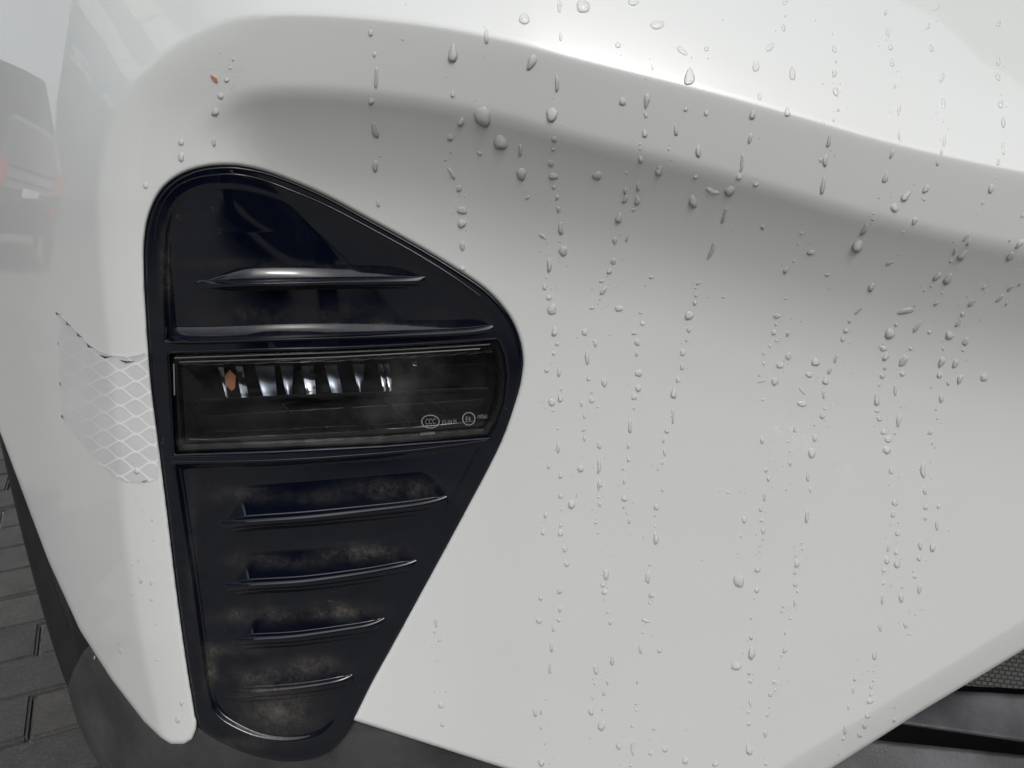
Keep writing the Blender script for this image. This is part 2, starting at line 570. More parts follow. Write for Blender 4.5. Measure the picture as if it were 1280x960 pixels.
def m_water():
    """water bead on paint: mostly clear, a mirror at grazing angles, pale diffuse standing in for light gathered inside it"""
    m = bpy.data.materials.new('water'); m.use_nodes = True
    nt, lk = m.node_tree.nodes, m.node_tree.links
    nt.clear()
    out = nt.new('ShaderNodeOutputMaterial')
    tr = nt.new('ShaderNodeBsdfTransparent'); tr.inputs[0].default_value = (.98, .985, .985, 1)
    rf = nt.new('ShaderNodeBsdfRefraction'); rf.inputs['IOR'].default_value = 1.333; rf.inputs['Roughness'].default_value = 0
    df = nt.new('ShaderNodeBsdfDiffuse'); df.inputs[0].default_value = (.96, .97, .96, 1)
    gl = nt.new('ShaderNodeBsdfGlossy'); gl.inputs['Roughness'].default_value = .02
    fr = nt.new('ShaderNodeFresnel'); fr.inputs[0].default_value = 1.333
    a = nt.new('ShaderNodeMixShader'); a.inputs[0].default_value = .09
    lk.new(tr.outputs[0], a.inputs[1]); lk.new(rf.outputs[0], a.inputs[2])
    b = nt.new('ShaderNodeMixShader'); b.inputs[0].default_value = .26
    # pale diffuse leaning skyward stands in for sky light gathered by the bead
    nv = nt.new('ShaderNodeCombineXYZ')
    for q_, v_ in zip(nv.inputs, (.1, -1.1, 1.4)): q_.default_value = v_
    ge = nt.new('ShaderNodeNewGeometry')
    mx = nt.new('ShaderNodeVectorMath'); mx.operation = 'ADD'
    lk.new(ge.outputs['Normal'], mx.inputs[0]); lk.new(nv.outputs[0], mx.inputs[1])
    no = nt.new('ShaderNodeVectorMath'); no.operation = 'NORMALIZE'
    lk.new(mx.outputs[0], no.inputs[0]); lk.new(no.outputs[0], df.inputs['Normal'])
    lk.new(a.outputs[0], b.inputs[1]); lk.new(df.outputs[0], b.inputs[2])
    c = nt.new('ShaderNodeMixShader')
    lk.new(fr.outputs[0], c.inputs[0]); lk.new(b.outputs[0], c.inputs[1]); lk.new(gl.outputs[0], c.inputs[2])
    lk.new(c.outputs[0], out.inputs[0])
    return m

def m_stone():
    m, nt, lk, b = mat('grey_paving_concrete', (.12, .12, .12), .85)
    oc = nt.new('ShaderNodeTexCoord')
    oi = nt.new('ShaderNodeObjectInfo')
    vadd = nt.new('ShaderNodeVectorMath'); vadd.operation = 'ADD'
    lk.new(oc.outputs['Object'], vadd.inputs[0]); lk.new(oi.outputs['Location'], vadd.inputs[1])
    n1 = noise(nt, lk, 22, 7, .7, vadd.outputs[0])
    n2 = noise(nt, lk, 260, 4, .7, vadd.outputs[0])
    c1 = mixc(nt, lk, rng_(nt, lk, oi.outputs['Random'], 0, 1, 0, 1), (.058, .059, .062), (.092, .090, .085))
    c2 = mixc(nt, lk, rng_(nt, lk, n1.outputs[0], .35, .7, 0, .7), c1, (.036, .036, .036))
    c3 = mixc(nt, lk, rng_(nt, lk, n2.outputs[0], .5, .75, 0, .55), c2, (.16, .155, .145))
    lk.new(c3, b.inputs['Base Color'])
    bp = nt.new('ShaderNodeBump'); bp.inputs['Strength'].default_value = .6; bp.inputs['Distance'].default_value = .002
    lk.new(n2.outputs[0], bp.inputs['Height']); lk.new(bp.outputs[0], b.inputs['Normal'])
    return m

def m_ground():
    m, nt, lk, b = mat('sandy_paved_ground', (.1, .1, .1), .9)
    oc = nt.new('ShaderNodeTexCoord').outputs['Object']
    br = nt.new('ShaderNodeTexBrick')
    br.inputs['Scale'].default_value = 1.0
    br.inputs['Brick Width'].default_value = .2
    br.inputs['Row Height'].default_value = .1
    br.inputs['Mortar Size'].default_value = .004
    br.inputs['Color1'].default_value = (.16, .157, .147, 1)
    br.inputs['Color2'].default_value = (.20, .193, .178, 1)
    br.inputs['Mortar'].default_value = (.09, .088, .08, 1)
    lk.new(oc, br.inputs['Vector'])
    n1 = noise(nt, lk, 1.2, 6, .6, oc)
    n2 = noise(nt, lk, 60, 5, .7, oc)
    c = mixc(nt, lk, rng_(nt, lk, n1.outputs[0], .4, .65, 0, .5), br.outputs[0], (.26, .245, .21))
    c = mixc(nt, lk, rng_(nt, lk, n2.outputs[0], .45, .7, 0, .4), c, (.09, .09, .085))
    lk.new(c, b.inputs['Base Color'])
    return m

PAINT = m_paint()
BLACK = m_gloss_black()
CLAD = m_plastic('grained_black_plastic', (.052, .053, .055), .42, 260, 1.0)
DARK = m_plastic('matt_black_plastic', (.008, .008, .009), .6, 300, .2)
GRILLE = m_plastic('dusty_black_plastic', (.060, .062, .068), .36, 500, .3, .5)
RUBBER = m_plastic('tyre_rubber', (.013, .013, .013), .65, 240, .4, .4)
LENS = m_lens()
FILM = m_sticker()
WATER = m_water()
STONE = m_stone()
GROUND = m_ground()
CHROME, *_ = mat('satin_reflector', (.20, .215, .24), .25, 1.0)
CHROME2, *_ = mat('polished_reflector', (.34, .35, .37), .12, 1.0)
AMBER, *_ = mat('amber_plastic', (.70, .28, .14), .2, 0, .5)
HOUSE = m_plastic('lamp_housing_plastic', (.012, .013, .016), .25, 300, .1, .5)
FROST = m_plastic('frosted_lens_edge', (.055, .055, .052), .4, 900, .5, .3)
EDGE, *_ = mat('bright_lens_edge', (.26, .26, .27), .2)
SEAM, *_ = mat('bright_seam', (.62, .63, .66), .2, 1.0)
PRINT, *_ = mat('moulded_lens_marking', (.30, .30, .29), .4)
TEAR, *_ = mat('dark_torn_edge', (.05, .045, .04), .6)

# ------------------------------------------------------------------ ground
def plane(name, x0, y0, x1, y1, z, m):
    me = mesh_from(name, [(x0, y0, z), (x1, y0, z), (x1, y1, z), (x0, y1, z)], [(0, 1, 2, 3)], False)
    return link(name, me, m)
gr = plane('pavement', -60, -80, 60, 60, -0.012, GROUND)
tag(gr, 'grey concrete block pavement under the car', 'pavement', kind='structure')
bm = bmesh.new()
bmesh.ops.create_cube(bm, size=1.0)
for v in bm.verts:
    v.co = Vector((v.co.x * .195, v.co.y * .095, v.co.z * .05 - .025))
bmesh.ops.bevel(bm, geom=[e for e in bm.edges if e.verts[0].co.z > -.01 or e.verts[1].co.z > -.01], offset=.004, segments=2, affect='EDGES')
stone_me = bpy.data.meshes.new('paving_stone'); bm.to_mesh(stone_me); bm.free()
stone_me.materials.append(STONE)
PIVOT, PTURN = Vector((-.86, .988, 0)), math.radians(26)
pr = Matrix.Rotation(PTURN, 3, 'Z')
for r in range(-12, 16):
    for k in range(-8, 9):
        c = PIVOT + pr @ Vector((.2 * k + (.1 if r % 2 else 0) + .04, .1 * r + .05, 0))
        if not (-1.75 < c.x < -.25 and .62 < c.y < 2.15):
            continue
        o = bpy.data.objects.new('paving_stone', stone_me)
        COL.objects.link(o)
        o.parent = gr
        o.location = (c.x + random.uniform(-.0015, .0015), c.y + random.uniform(-.0015, .0015), random.uniform(-.003, .0015))
        o.rotation_euler = (random.uniform(-.006, .006), random.uniform(-.006, .006), PTURN + random.uniform(-.01, .01))

# ------------------------------------------------------------------ the car
car = empty('car', CAR_BASE, 'white car seen close up at its rain-spotted front bumper corner', 'car')
bumper = sheet('bumper', PAINT, car, (-258, -216, 1498, 1040), 3.0, sd_white, z_white, 14.0)
bumper['label'] = 'white painted bumper with a sculpted shoulder above the lamp'
# dark backing sheet added behind the panel so no light shows through gaps
sheet('bumper_backing', DARK, car, (-240, -200, 1480, 1000), 12.0, lambda x, y: SDP(x, y) - 30, lambda x, y: ZW(x, y) - 150, 0)

# --- bezel
UPPER = np.vstack([[(206, 428), (203, 380), (202, 330)], spline([(204, 290), (212, 262), (228, 242), (258, 230), (292, 228), (325, 234), (362, 247), (405, 266), (455, 292), (515, 325), (560, 352), (592, 374),
                  (612, 396), (620, 407)], False, 5), [(614, 414), (500, 418), (350, 423)]])
LAMP = np.array([(212, 443), (420, 437), (520, 432), (622, 426), (630, 445), (633, 470), (630, 500), (621, 528), (611, 546), (480, 556), (340, 563), (219, 567)], float)
LOWER = np.vstack([[(216, 579), (340, 575), (480, 566), (607, 552), (592, 582), (540, 680)], spline([(470, 805), (432, 882), (418, 906), (395, 922), (360, 928), (322, 923), (288, 908), (268, 892), (258, 868), (252, 830)], False, 5), [(240, 740), (228, 660)]])
FU = Field(150, 180, 690, 980, 1.5, lambda X, Y: pdist(X, Y, UPPER, True))
FL = Field(150, 180, 690, 980, 1.5, lambda X, Y: pdist(X, Y, LAMP, True))
FD = Field(150, 180, 690, 980, 1.5, lambda X, Y: pdist(X, Y, LOWER, True))

def z_flange(px, py):
    return ZW(px, py) - 5.5
def depth_lower(px, py):
    # shallow at the right, deep towards the left wall
    xr = np.interp(py, [550, 625, 700, 780, 855, 930], [610, 560, 522, 482, 440, 400])
    return 3.5 + 9 * sstep(0, 1, (xr - px) / 230.0)
def depth_upper(px, py):
    xr = np.interp(py, [230, 290, 350, 410], [330, 470, 560, 622])
    return (3 + 14 * sstep(0, 1, (xr - px) / 320.0)) * (0.45 + 0.55 * sstep(240, 420, py))
def z_bezel(px, py):
    s = sd_bez(px, py)
    z = z_flange(px, py) - fillet(s + 3, 7)
    z = z - sstep(0, 9, FU(px, py)) * depth_upper(px, py)
    z = z - sstep(0, 9, FD(px, py)) * depth_lower(px, py)
    z = z - fillet(-FL(px, py), 4)
    return z
def gauss(px, py, cx, cy, sx, sy, a=1.0):
    return a * np.exp(-((px - cx) / sx) ** 2 - ((py - cy) / sy) ** 2)
FIN_DUST = [(490, 612, 55, 12, .75), (300, 618, 35, 10, .5), (390, 622, 40, 8, .35), (455, 690, 45, 11, .8), (310, 700, 30, 10, .45), (370, 702, 40, 8, .35),
            (425, 764, 40, 10, .9), (330, 768, 40, 10, .55), (290, 770, 30, 9, .3), (390, 832, 36, 12, .9), (290, 812, 40, 7, .5), (320, 845, 50, 11, .4),
            (300, 330, 60, 7, .3), (420, 338, 80, 7, .25), (300, 412, 90, 6, .25), (470, 408, 90, 6, .3)]
def bez_dust(px, py):
    extra = sum(gauss(px, py, *d) for d in FIN_DUST)
    return np.clip(extra * .75 + .95 * (gauss(px, py, 207, 335, 7, 40, .7) + gauss(px, py, 345, 885, 45, 30, .8) + gauss(px, py, 262, 835, 8, 25, .8) + gauss(px, py, 240, 690, 6, 90, .25)
                   + gauss(px, py, 380, 395, 150, 14, .25) + gauss(px, py, 300, 930, 60, 8, .25)), 0, 1)
bezel = sheet('fog_lamp_bezel', BLACK, car, (174, 198, 662, 960), 1.6, lambda x, y: np.minimum(sd_bez(x, y) + 2.5, -FL(x, y)), z_bezel, 26.0, attrs={'dust': bez_dust})
bezel['label'] = 'glossy black fog lamp bezel with raised louvre fins'

# --- louvre fins: each one a ledge that rises out of the pocket to a rounded lip
def fin(pts, above, below, taper_l, taper_r, lift):
    L = np.array(pts, float)
    fine = spline(L, False, 12)
    x0, x1 = L[0, 0], L[-1, 0]
    def yl(x):
        return np.interp(x, fine[:, 0], fine[:, 1])
    def amp(x):
        a = np.clip((x - x0) / taper_l, 0, 1); b = np.clip((x1 - x) / taper_r, 0, 1)
        a = a * a * (3 - 2 * a)
        return a * (np.sin(b * np.pi / 2)) ** .8
    def lipz(x, y):
        return z_flange(x, y) + lift
    def zf(px, py):
        t = (yl(px) - py)
        A = amp(px)
        fl = np.where(FU(px, py) > -5, depth_upper(px, py), depth_lower(px, py)) + .25
        floor = z_flange(px, py) - fl
        ha = above * (0.15 + 0.85 * A)
        up = np.clip(t / ha, 0, 1)
        p_up = (1 - up) ** 1.9
        dn = np.clip(-t / below, 0, 1)
        p_dn = np.sqrt(np.maximum(1 - dn * dn, 0))
        p = np.where(t > 0, p_up, p_dn)
        # rounded lip
        z = floor + (fl + lift) * A * p
        return z + 5.2 * np.sqrt(np.maximum(1 - (t / 5.6) ** 2, 0)) * np.sqrt(A)
    du = bez_dust
    xs = np.linspace(x0 + .3, x1 - .3, int((x1 - x0) / 2.0))
    A = amp(xs)
    up_ = above * (0.15 + 0.85 * A) * .99
    q = np.concatenate([-np.linspace(1, .52, 8)[:-1] * below, np.linspace(-.52 * below, 5.7, 20)])
    GX = np.tile(xs, (len(q) + 14, 1))
    T = np.vstack([np.repeat(q[:, None], len(xs), 1) * np.minimum(1, (.3 + A))[None, :], 5.7 * np.minimum(1, .3 + A)[None, :] + (np.linspace(0, 1, 15)[1:, None]) * np.maximum(up_ - 5.7 * np.minimum(1, .3 + A), .5)[None, :]])
    return ribbon('fin', BLACK, bezel, GX, yl(xs)[None, :] - T, zf, attrs={'dust': du})
fin([(238, 356), (290, 355), (400, 353), (480, 352), (532, 351)], 26, 9, 80, 60, 3)
fin([(206, 427), (260, 427), (350, 424), (480, 420), (580, 416), (621, 410)], 22, 5, 12, 40, 1.0)
fin([(270, 657), (310, 653), (380, 648), (460, 640), (520, 633), (560, 625)], 52, 11, 42, 40, 1.5)
fin([(276, 735), (315, 732), (380, 728), (450, 719), (490, 712), (522, 705)], 48, 11, 40, 38, 1.5)
fin([(284, 802), (320, 800), (370, 797), (430, 789), (460, 784), (482, 777)], 45, 11, 38, 34, 1.5)
fin([(278, 868), (315, 866), (360, 863), (400, 858), (425, 853), (442, 848)], 44, 11, 45, 30, 1.5)

# --- thin raised beads that edge the pockets and the lamp
def bead(pts, wd, ht, zf0, parent=None, m=None):
    c = spline(pts, False, 6)
    x0, y0 = c.min(0) - wd - 2; x1, y1 = c.max(0) + wd + 2
    d = np.gradient(c, axis=0); d /= np.hypot(d[:, 0], d[:, 1])[:, None]
    nn = np.stack([-d[:, 1], d[:, 0]], 1)
    t = np.sin(np.linspace(-1, 1, 11) * np.pi / 2) * wd * .5
    GX = c[None, :, 0] + t[:, None] * nn[None, :, 0]; GY = c[None, :, 1] + t[:, None] * nn[None, :, 1]
    def zf(x, y):
        q = np.clip(pdist(np.asarray(x), np.asarray(y), c, False) / (wd * .5), 0, 1)
        return zf0(x, y) - .6 + ht * np.sqrt(np.maximum(1 - q * q, 0))
    return ribbon('trim_bead', m or BLACK, parent or bezel, GX, GY, zf)
bead([(214, 578), (280, 577.5), (340, 576), (420, 571.5), (500, 565), (560, 558), (609, 551)], 4.2, 2.6, z_flange)
bead([(214, 571.5), (240, 571.5), (272, 571)], 2.4, 1.6, z_flange)
bead([(214, 440.5), (320, 437), (420, 434.5), (520, 430), (620, 423.5)], 3.0, 2.0, z_flange)
bead([(194, 300), (197, 274), (205, 252), (220, 234), (240, 224), (262, 219.5), (292, 218), (325, 224), (363, 238), (408, 257), (458, 283), (518, 316), (565, 345), (600, 370)], 2.6, 1.8, z_flange)

# --- fog lamp
lamp = empty('fog_lamp', (0, 0, 0), None, None)
lamp.parent = car
lamp['label'] = 'rectangular LED fog lamp behind a clear lens'
def z_lens(px, py):
    s = FL(px, py)
    return z_flange(px, py) - 9 + 4 * sstep(0, 60, s) - 3.0 * sstep(9, 11.5, s) * (1 - sstep(11.5, 14, s)) - fillet(s, 3)
def lens_dust(px, py):
    return np.clip(gauss(px, py, 500, 490, 16, 50, .22) + gauss(px, py, 545, 480, 30, 60, .10) + gauss(px, py, 470, 520, 20, 22, .14) + gauss(px, py, 380, 552, 180, 5, .30), 0, 1)
lens = sheet('lens', LENS, lamp, (208, 422, 638, 572), 1.5, lambda x, y: FL(x, y) - 1.2, z_lens, 5.0, attrs={'dust': lens_dust})
def z_house(px, py):
    s = FL(px, py)
    return z_flange(px, py) - 16 - 74 * sstep(6, 26, s) + 30 * sstep(498, 512, py + .06 * (px - 400)) * sstep(8, 20, s)
sheet('housing', HOUSE, lamp, (205, 420, 642, 575), 2.0, lambda x, y: FL(x, y) + 5, z_house, 0)
def zl(px, py):
    return z_flange(px, py)
# row of reflector vanes in the upper half
def vane(xt0, xt1, xb0, xb1, yt, yb, m, zt=-62, zb=-52, name='reflector'):
    b, a = np.meshgrid(np.linspace(0, 1, 9), np.linspace(0, 1, 11))
    L_ = xt0 + (xb0 - xt0) * a; R_ = xt1 + (xb1 - xt1) * a
    GX = L_ + (R_ - L_) * b; GY = yt + (yb - yt) * a
    wd = abs(xt1 - xt0)
    def zf(x, y):
        aa = (y - yt) / (yb - yt)
        l = xt0 + (xb0 - xt0) * aa; r = xt1 + (xb1 - xt1) * aa
        bb = np.clip((x - l) / (r - l), 0, 1)
        return zl(x, y) + zt + (zb - zt) * aa ** 2 - .06 * wd * (1 - (2 * bb - 1) ** 2) - .05 * (yb - yt) * np.sin(np.pi * np.clip(aa, 0, 1))
    return ribbon(name, m, lamp, GX, GY, zf)
vane(318, 343, 329, 346, 457, 495, CHROME)
vane(350, 367, 358, 364, 457, 493, CHROME)
vane(376, 392, 384, 395, 457, 493, CHROME2)
vane(405, 421, 415, 428, 456, 491, CHROME)
vane(440, 456, 449, 452, 455, 490, CHROME)
vane(472, 478, 480, 484, 455, 489, CHROME2)
vane(480, 486, 487, 491, 455, 489, CHROME2)
vane(272, 279, 283, 286, 458, 497, CHROME2)
vane(294, 303, 302, 311, 458, 497, CHROME2)
vane(515, 521, 519, 522, 452, 466, CHROME2)
bl = prism_px('amber_piece', AMBER, lamp, [(287, 462), (281, 470), (283, 482), (289, 489), (294, 486), (295, 470)], lambda x, y: zl(x, y) - 74, lambda x, y: zl(x, y) - 52, bevel=.0008)  # amber-coloured block between two of the vanes
bl['label'] = 'small amber piece'
# shelf under the vanes and slanted ribs of the lower tray
prism_px('shelf', HOUSE, lamp, [(232, 503), (232, 499), (610, 484), (612, 488)], lambda x, y: zl(x, y) - 88, lambda x, y: zl(x, y) - 50, bevel=.0004)
def rib(x0, y0, x1, y1, w=1.6, m=None, z=-40):
    d = np.array([x1 - x0, y1 - y0], float); d /= np.hypot(*d)
    n_ = np.array([-d[1], d[0]]) * w * .5
    pts = [(x0 + n_[0], y0 + n_[1]), (x0 - n_[0], y0 - n_[1]), (x1 - n_[0], y1 - n_[1]), (x1 + n_[0], y1 + n_[1])]
    return prism_px('rib', m or HOUSE, lamp, pts, lambda x, y: zl(x, y) - 70, lambda x, y: zl(x, y) + z)
for r_ in [(352, 505, 366, 519, 1.4), (391, 521, 406, 536, 1.6), (432, 506, 455, 538, 7), (452, 520, 468, 536, 2.5), (478, 496, 512, 531, 3), (492, 522, 508, 534, 3), (526, 496, 556, 514, 2)]:
    rib(*r_)
    rib(r_[0] + r_[4] * .8, r_[1], r_[2] + r_[4] * .8, r_[3], .9, CHROME, -39)
rib(353, 505, 375, 501, .9, CHROME, -39)
# clear band along the lower edge of the lens and the bright seam above it
sheet('lens_edge_band', FROST, lamp, (212, 425, 636, 570), 2.0,
      lambda x, y: np.minimum(FL(x, y) - 4, y - np.interp(x, [232, 280, 400, 500, 600], [551, 549, 543, 536, 527])), lambda x, y: zl(x, y) - 15, 3.0)
def strip_px(name, m, pts, w, z, parent=lamp):
    c = spline(pts, False, 8)
    d = np.gradient(c, axis=0); d /= np.hypot(d[:, 0], d[:, 1])[:, None]
    nn = np.stack([-d[:, 1], d[:, 0]], 1) * w * .5
    poly = np.vstack([c + nn, (c - nn)[::-1]])
    return prism_px(name, m, parent, poly, lambda x, y: z(x, y) - 2, z)
strip_px('seam', SEAM, [(236, 549), (270, 549), (330, 545), (400, 542), (480, 537), (560, 530), (592, 526)], 1.3, lambda x, y: zl(x, y) - 12)
for pts_ in ([(218, 447.5), (320, 444), (420, 440.5), (520, 436), (612, 430.5)], [(224, 453), (320, 450), (420, 446.5), (520, 441), (600, 436)], [(217, 455), (217.5, 470), (218, 494)]):
    bead(pts_, 1.8, 1.3, z_lens, lens, EDGE)
# moulded marks on the lens
def lens_text(s, px, py, size, slope=-0.055, wx=1.0):
    cu = bpy.data.curves.new('marking', 'FONT')
    cu.body = s; cu.size = 1.0; cu.resolution_u = 3; cu.offset = -0.012
    to = bpy.data.objects.new('tmp', cu); COL.objects.link(to)
    dg = bpy.context.evaluated_depsgraph_get()
    me0 = bpy.data.meshes.new_from_object(to.evaluated_get(dg))
    v = np.array([tuple(q.co) for q in me0.vertices]); f = [tuple(p.vertices) for p in me0.polygons]
    bpy.data.objects.remove(to); bpy.data.meshes.remove(me0)
    X = px + v[:, 0] * size * wx; Y = py - v[:, 1] * size + slope * (X - px)
    me = mesh_from('marking', P(X, Y, z_lens(X, Y) + 1.0) - CAR_BASE, f, False)
    return link('marking', me, PRINT, lens)
def lens_ring(cx, cy, rx, ry, w=1.1):
    n = 40; v = []; f = []
    for i in range(n):
        a = 2 * math.pi * i / n
        for k in (0, w):
            v.append((cx + (rx - k) * math.cos(a), cy + (ry - k) * math.sin(a)))
    for i in range(n):
        j = (i + 1) % n
        f.append((2 * i, 2 * j, 2 * j + 1, 2 * i + 1))
    v = np.array(v)
    return link('marking', mesh_from('marking', P(v[:, 0], v[:, 1], z_lens(v[:, 0], v[:, 1]) + 1.0) - CAR_BASE, f, False), PRINT, lens)
lens_ring(538, 527, 11.5, 8.5)
lens_text('CCC', 531.5, 530.5, 10, wx=.62)
lens_text('F3 04 PL', 552.5, 530.5, 7.2, wx=.78)
lens_ring(586, 523.5, 8.2, 8.4)
lens_text('E4', 581.8, 527, 9, wx=.72)
lens_text('190565', 596, 523.5, 7.2, wx=.62)
lens_text('A047094', 525, 544.5, 6.2, wx=.82)

# --- reflective sticker folded round the edge of the bumper
STICK = np.array([(70, 390), (78, 397), (92, 411), (112, 431), (126, 440), (142, 444), (160, 446), (176, 443), (184, 439), (187, 470), (191, 505), (196, 548), (198, 575), (197, 597), (188, 602), (172, 604),
                  (156, 602), (140, 595), (126, 582), (110, 563), (92, 542), (78, 525), (75, 500), (72, 440)], float)
FS = Field(60, 370, 215, 620, 1.5, lambda X, Y: pdist(X, Y, STICK, True))
def z_stick(px, py):
    zz = z_white(px, py) + 0.9
    # edge lifts a little along the torn top
    return zz + 1.6 * np.exp(-np.maximum(FS(px, py), 0) / 4.0) * sstep(470, 440, py)
stk = sheet('reflective_sticker', FILM, car, (64, 384, 204, 610), 1.5, lambda x, y: np.minimum(FS(x, y), sd_white(x, y) - .3), z_stick, 0.9, uv=True)
stk['label'] = 'white honeycomb reflective sticker with a torn upper edge'
for (x, y, a, b, rot) in [(72, 392, 3.5, 2, 30), (85, 405, 4.5, 2, 45), (99, 419, 4.5, 2.2, 40), (112, 432.5, 5, 2.6, 35), (133, 445.5, 9, 2.6, 8), (159, 451.5, 9, 2.2, 5), (78, 521, 3, 1.6, 60), (75, 480, 2.4, 1.0, 85), (73, 430, 2.4, 1.0, 85), (181, 601, 4, 1.0, -10)]:
    c, s_ = math.cos(math.radians(rot)), math.sin(math.radians(rot))
    tri = [(-a, -b * .3), (-a * .2, b), (a, -b * .5), (a * .1, b * .1)]
    pts = [(x + c * u - s_ * v, y + s_ * u + c * v) for u, v in tri]
    q = np.array(pts)
    prism_px('torn_fleck', TEAR, stk, pts, lambda X, Y: z_white(X, Y) + 1.4, lambda X, Y: z_white(X, Y) + 3.0)

# --- grained lower cladding
CLADP = np.array([(84, 862), (92, 838), (104, 815), (113, 806), (150, 860), (205, 915), (262, 905), (330, 915), (425, 890), (520, 900), (660, 945), (760, 975), (880, 1000), (880, 1120), (215, 1120), (165, 1030),
                  (135, 975), (112, 935), (97, 903)], float)
FC = Field(60, 780, 900, 1140, 3, lambda X, Y: pdist(X, Y, CLADP, True))
def z_clad(px, py):
    z = ZW(px, py) - 13
    z = z - fillet(FC(px, py), 10)
    return z - 9 * sstep(28, 0, np.abs(px - 425 + (py - 900) * .35)) + 8 * gauss(px, py, 240, 950, 60, 40)
clad = sheet('lower_cladding', CLAD, car, (76, 796, 884, 1100), 3.0, FC, z_clad, 60.0)
clad['label'] = 'grained black plastic lip below the white bumper'

# --- lower grille behind the bumper's lower edge
grille = empty('lower_grille', (0, 0, 0), None, None); grille.parent = car
grille['label'] = 'black slatted lower air intake'
def bar(name, top, bot, x0, x1, zt, zb, m):
    T = lambda x: np.interp(x, [900, 1280, 1600], top)
    B = lambda x: np.interp(x, [900, 1280, 1600], bot)
    def sdf(x, y): return np.minimum(np.minimum(y - T(x), B(x) - y), np.minimum(x - x0, x1 - x))
    def zf(x, y):
        t = np.clip((y - T(x)) / (B(x) - T(x)), 0, 1)
        return ZW(np.minimum(x, 1500), np.minimum(y, 1100)) + 110 + zt + (zb - zt) * t - fillet(np.maximum(sdf(x, y), 0), 5)
    return sheet(name, m, grille, (x0, min(top) - 4, x1, max(bot) + 4), 3.0, sdf, zf, 60.0)
bar('grille_bar', (848, 868, 880), (872, 928, 970), 960, 1580, -190, -130, GRILLE)
bar('grille_bar', (905, 944, 975), (960, 1016, 1060), 960, 1580, -180, -120, GRILLE)
bar('grille_bar', (990, 1030, 1060), (1045, 1100, 1140), 960, 1580, -170, -110, GRILLE)
def m_mesh():
    m, nt, lk, b = mat('woven_grille_texture', (.03, .03, .033), .45)
    uv = nt.new('ShaderNodeUVMap'); uv.uv_map = 'px'
    br = nt.new('ShaderNodeTexBrick'); br.inputs['Scale'].default_value = 1.0
    br.inputs['Brick Width'].default_value = .08; br.inputs['Row Height'].default_value = .055; br.inputs['Mortar Size'].default_value = .014
    br.inputs['Color1'].default_value = (.085, .082, .08, 1); br.inputs['Color2'].default_value = (.07, .07, .07, 1); br.inputs['Mortar'].default_value = (.026, .026, .027, 1)
    br.inputs['Mortar Smooth'].default_value = 1.0
    mp = nt.new('ShaderNodeMapping'); mp.inputs['Rotation'].default_value = (0, 0, -.12)
    lk.new(uv.outputs[0], mp.inputs[0]); lk.new(mp.outputs[0], br.inputs['Vector']); lk.new(br.outputs[0], b.inputs['Base Color'])
    bp = nt.new('ShaderNodeBump'); bp.invert = True; bp.inputs['Strength'].default_value = .8; bp.inputs['Distance'].default_value = .001
    lk.new(br.outputs['Fac'], bp.inputs['Height']); lk.new(bp.outputs[0], b.inputs['Normal'])
    return m
sheet('mesh_panel', m_mesh(), grille, (1000, 700, 1580, 866), 4.0, lambda x, y: np.interp(x, [900, 1280, 1600], (842, 861, 873)) - y, lambda x, y: ZW(x, y) - 115 + (y - 700) * .35, 10.0, uv=True)
sheet('grille_backing', DARK, grille, (940, 690, 1600, 1120), 12.0, lambda x, y: 0 * x + 1, lambda x, y: ZW(np.minimum(x, 1500), y) - 190, 0)

# --- front wheel: tyre with tread lugs, seen past the edge of the bumper
wheel = empty('wheel', (0, 0, 0), None, None); wheel.parent = car
wheel['label'] = 'black front tyre behind the bumper corner'
WC = np.array([-0.538, 1.014, 0.335]); STEER = 0.654
def steer(v):
    v = np.array(v, float) - WC
    c, s = math.cos(STEER), math.sin(STEER)
    return np.stack([c * v[:, 0] - s * v[:, 1], s * v[:, 0] + c * v[:, 1], v[:, 2]], 1) + WC
def lathe(name, prof_, m, n=72):
    v = []; f = []
    k = len(prof_)
    for i in range(n):
        a = 2 * math.pi * i / n
        for (x, r) in prof_:
            v.append((WC[0] + x, WC[1] + r * math.cos(a), WC[2] + r * math.sin(a)))
    for i in range(n):
        j = (i + 1) % n
        for q in range(k - 1):
            f.append((i * k + q, i * k + q + 1, j * k + q + 1, j * k + q))
    me = mesh_from(name, steer(v) - CAR_BASE, f)
    return link(name, me, m, wheel)
tyre = lathe('tyre', [(-.100, .215), (-.116, .250), (-.118, .285), (-.110, .312), (-.095, .324), (-.04, .327), (.04, .327), (.095, .324), (.110, .312), (.118, .285), (.116, .25), (.100, .215)], RUBBER)
lathe('rim', [(-.102, .218), (-.09, .205), (.03, .19), (.03, .05), (.05, .0)], DARK)
# lugs joined into one part: their number round the tyre is past telling apart
lv, lf = [], []
NL = 44
for i in range(NL):
    a0 = 2 * math.pi * i / NL
    for (xa, xb, sk, ro) in [(-.096, -.060, .35, .325), (-.050, -.008, -.25, .327), (.000, .042, .25, .327), (.052, .111, -.35, .325)]:
        b0 = len(lv)
        for (x, s_) in ((xa, -sk), (xb, sk)):
            for aa in (-.36, .26):
                for rr in (-.010, .011):
                    a = a0 + (aa + s_ * .5) * 2 * math.pi / NL
                    r = ro + rr - (.010 if abs(x) > .1 else 0)
                    lv.append((WC[0] + x, WC[1] + r * math.cos(a), WC[2] + r * math.sin(a)))
        q = lambda *t: tuple(b0 + u for u in t)
        lf += [q(1, 3, 7, 5), q(0, 1, 5, 4), q(2, 6, 7, 3), q(0, 2, 3, 1), q(4, 5, 7, 6)]
lug = link('tread', mesh_from('tread', steer(lv) - CAR_BASE, lf, False), RUBBER, wheel)
lug['kind'] = 'stuff'

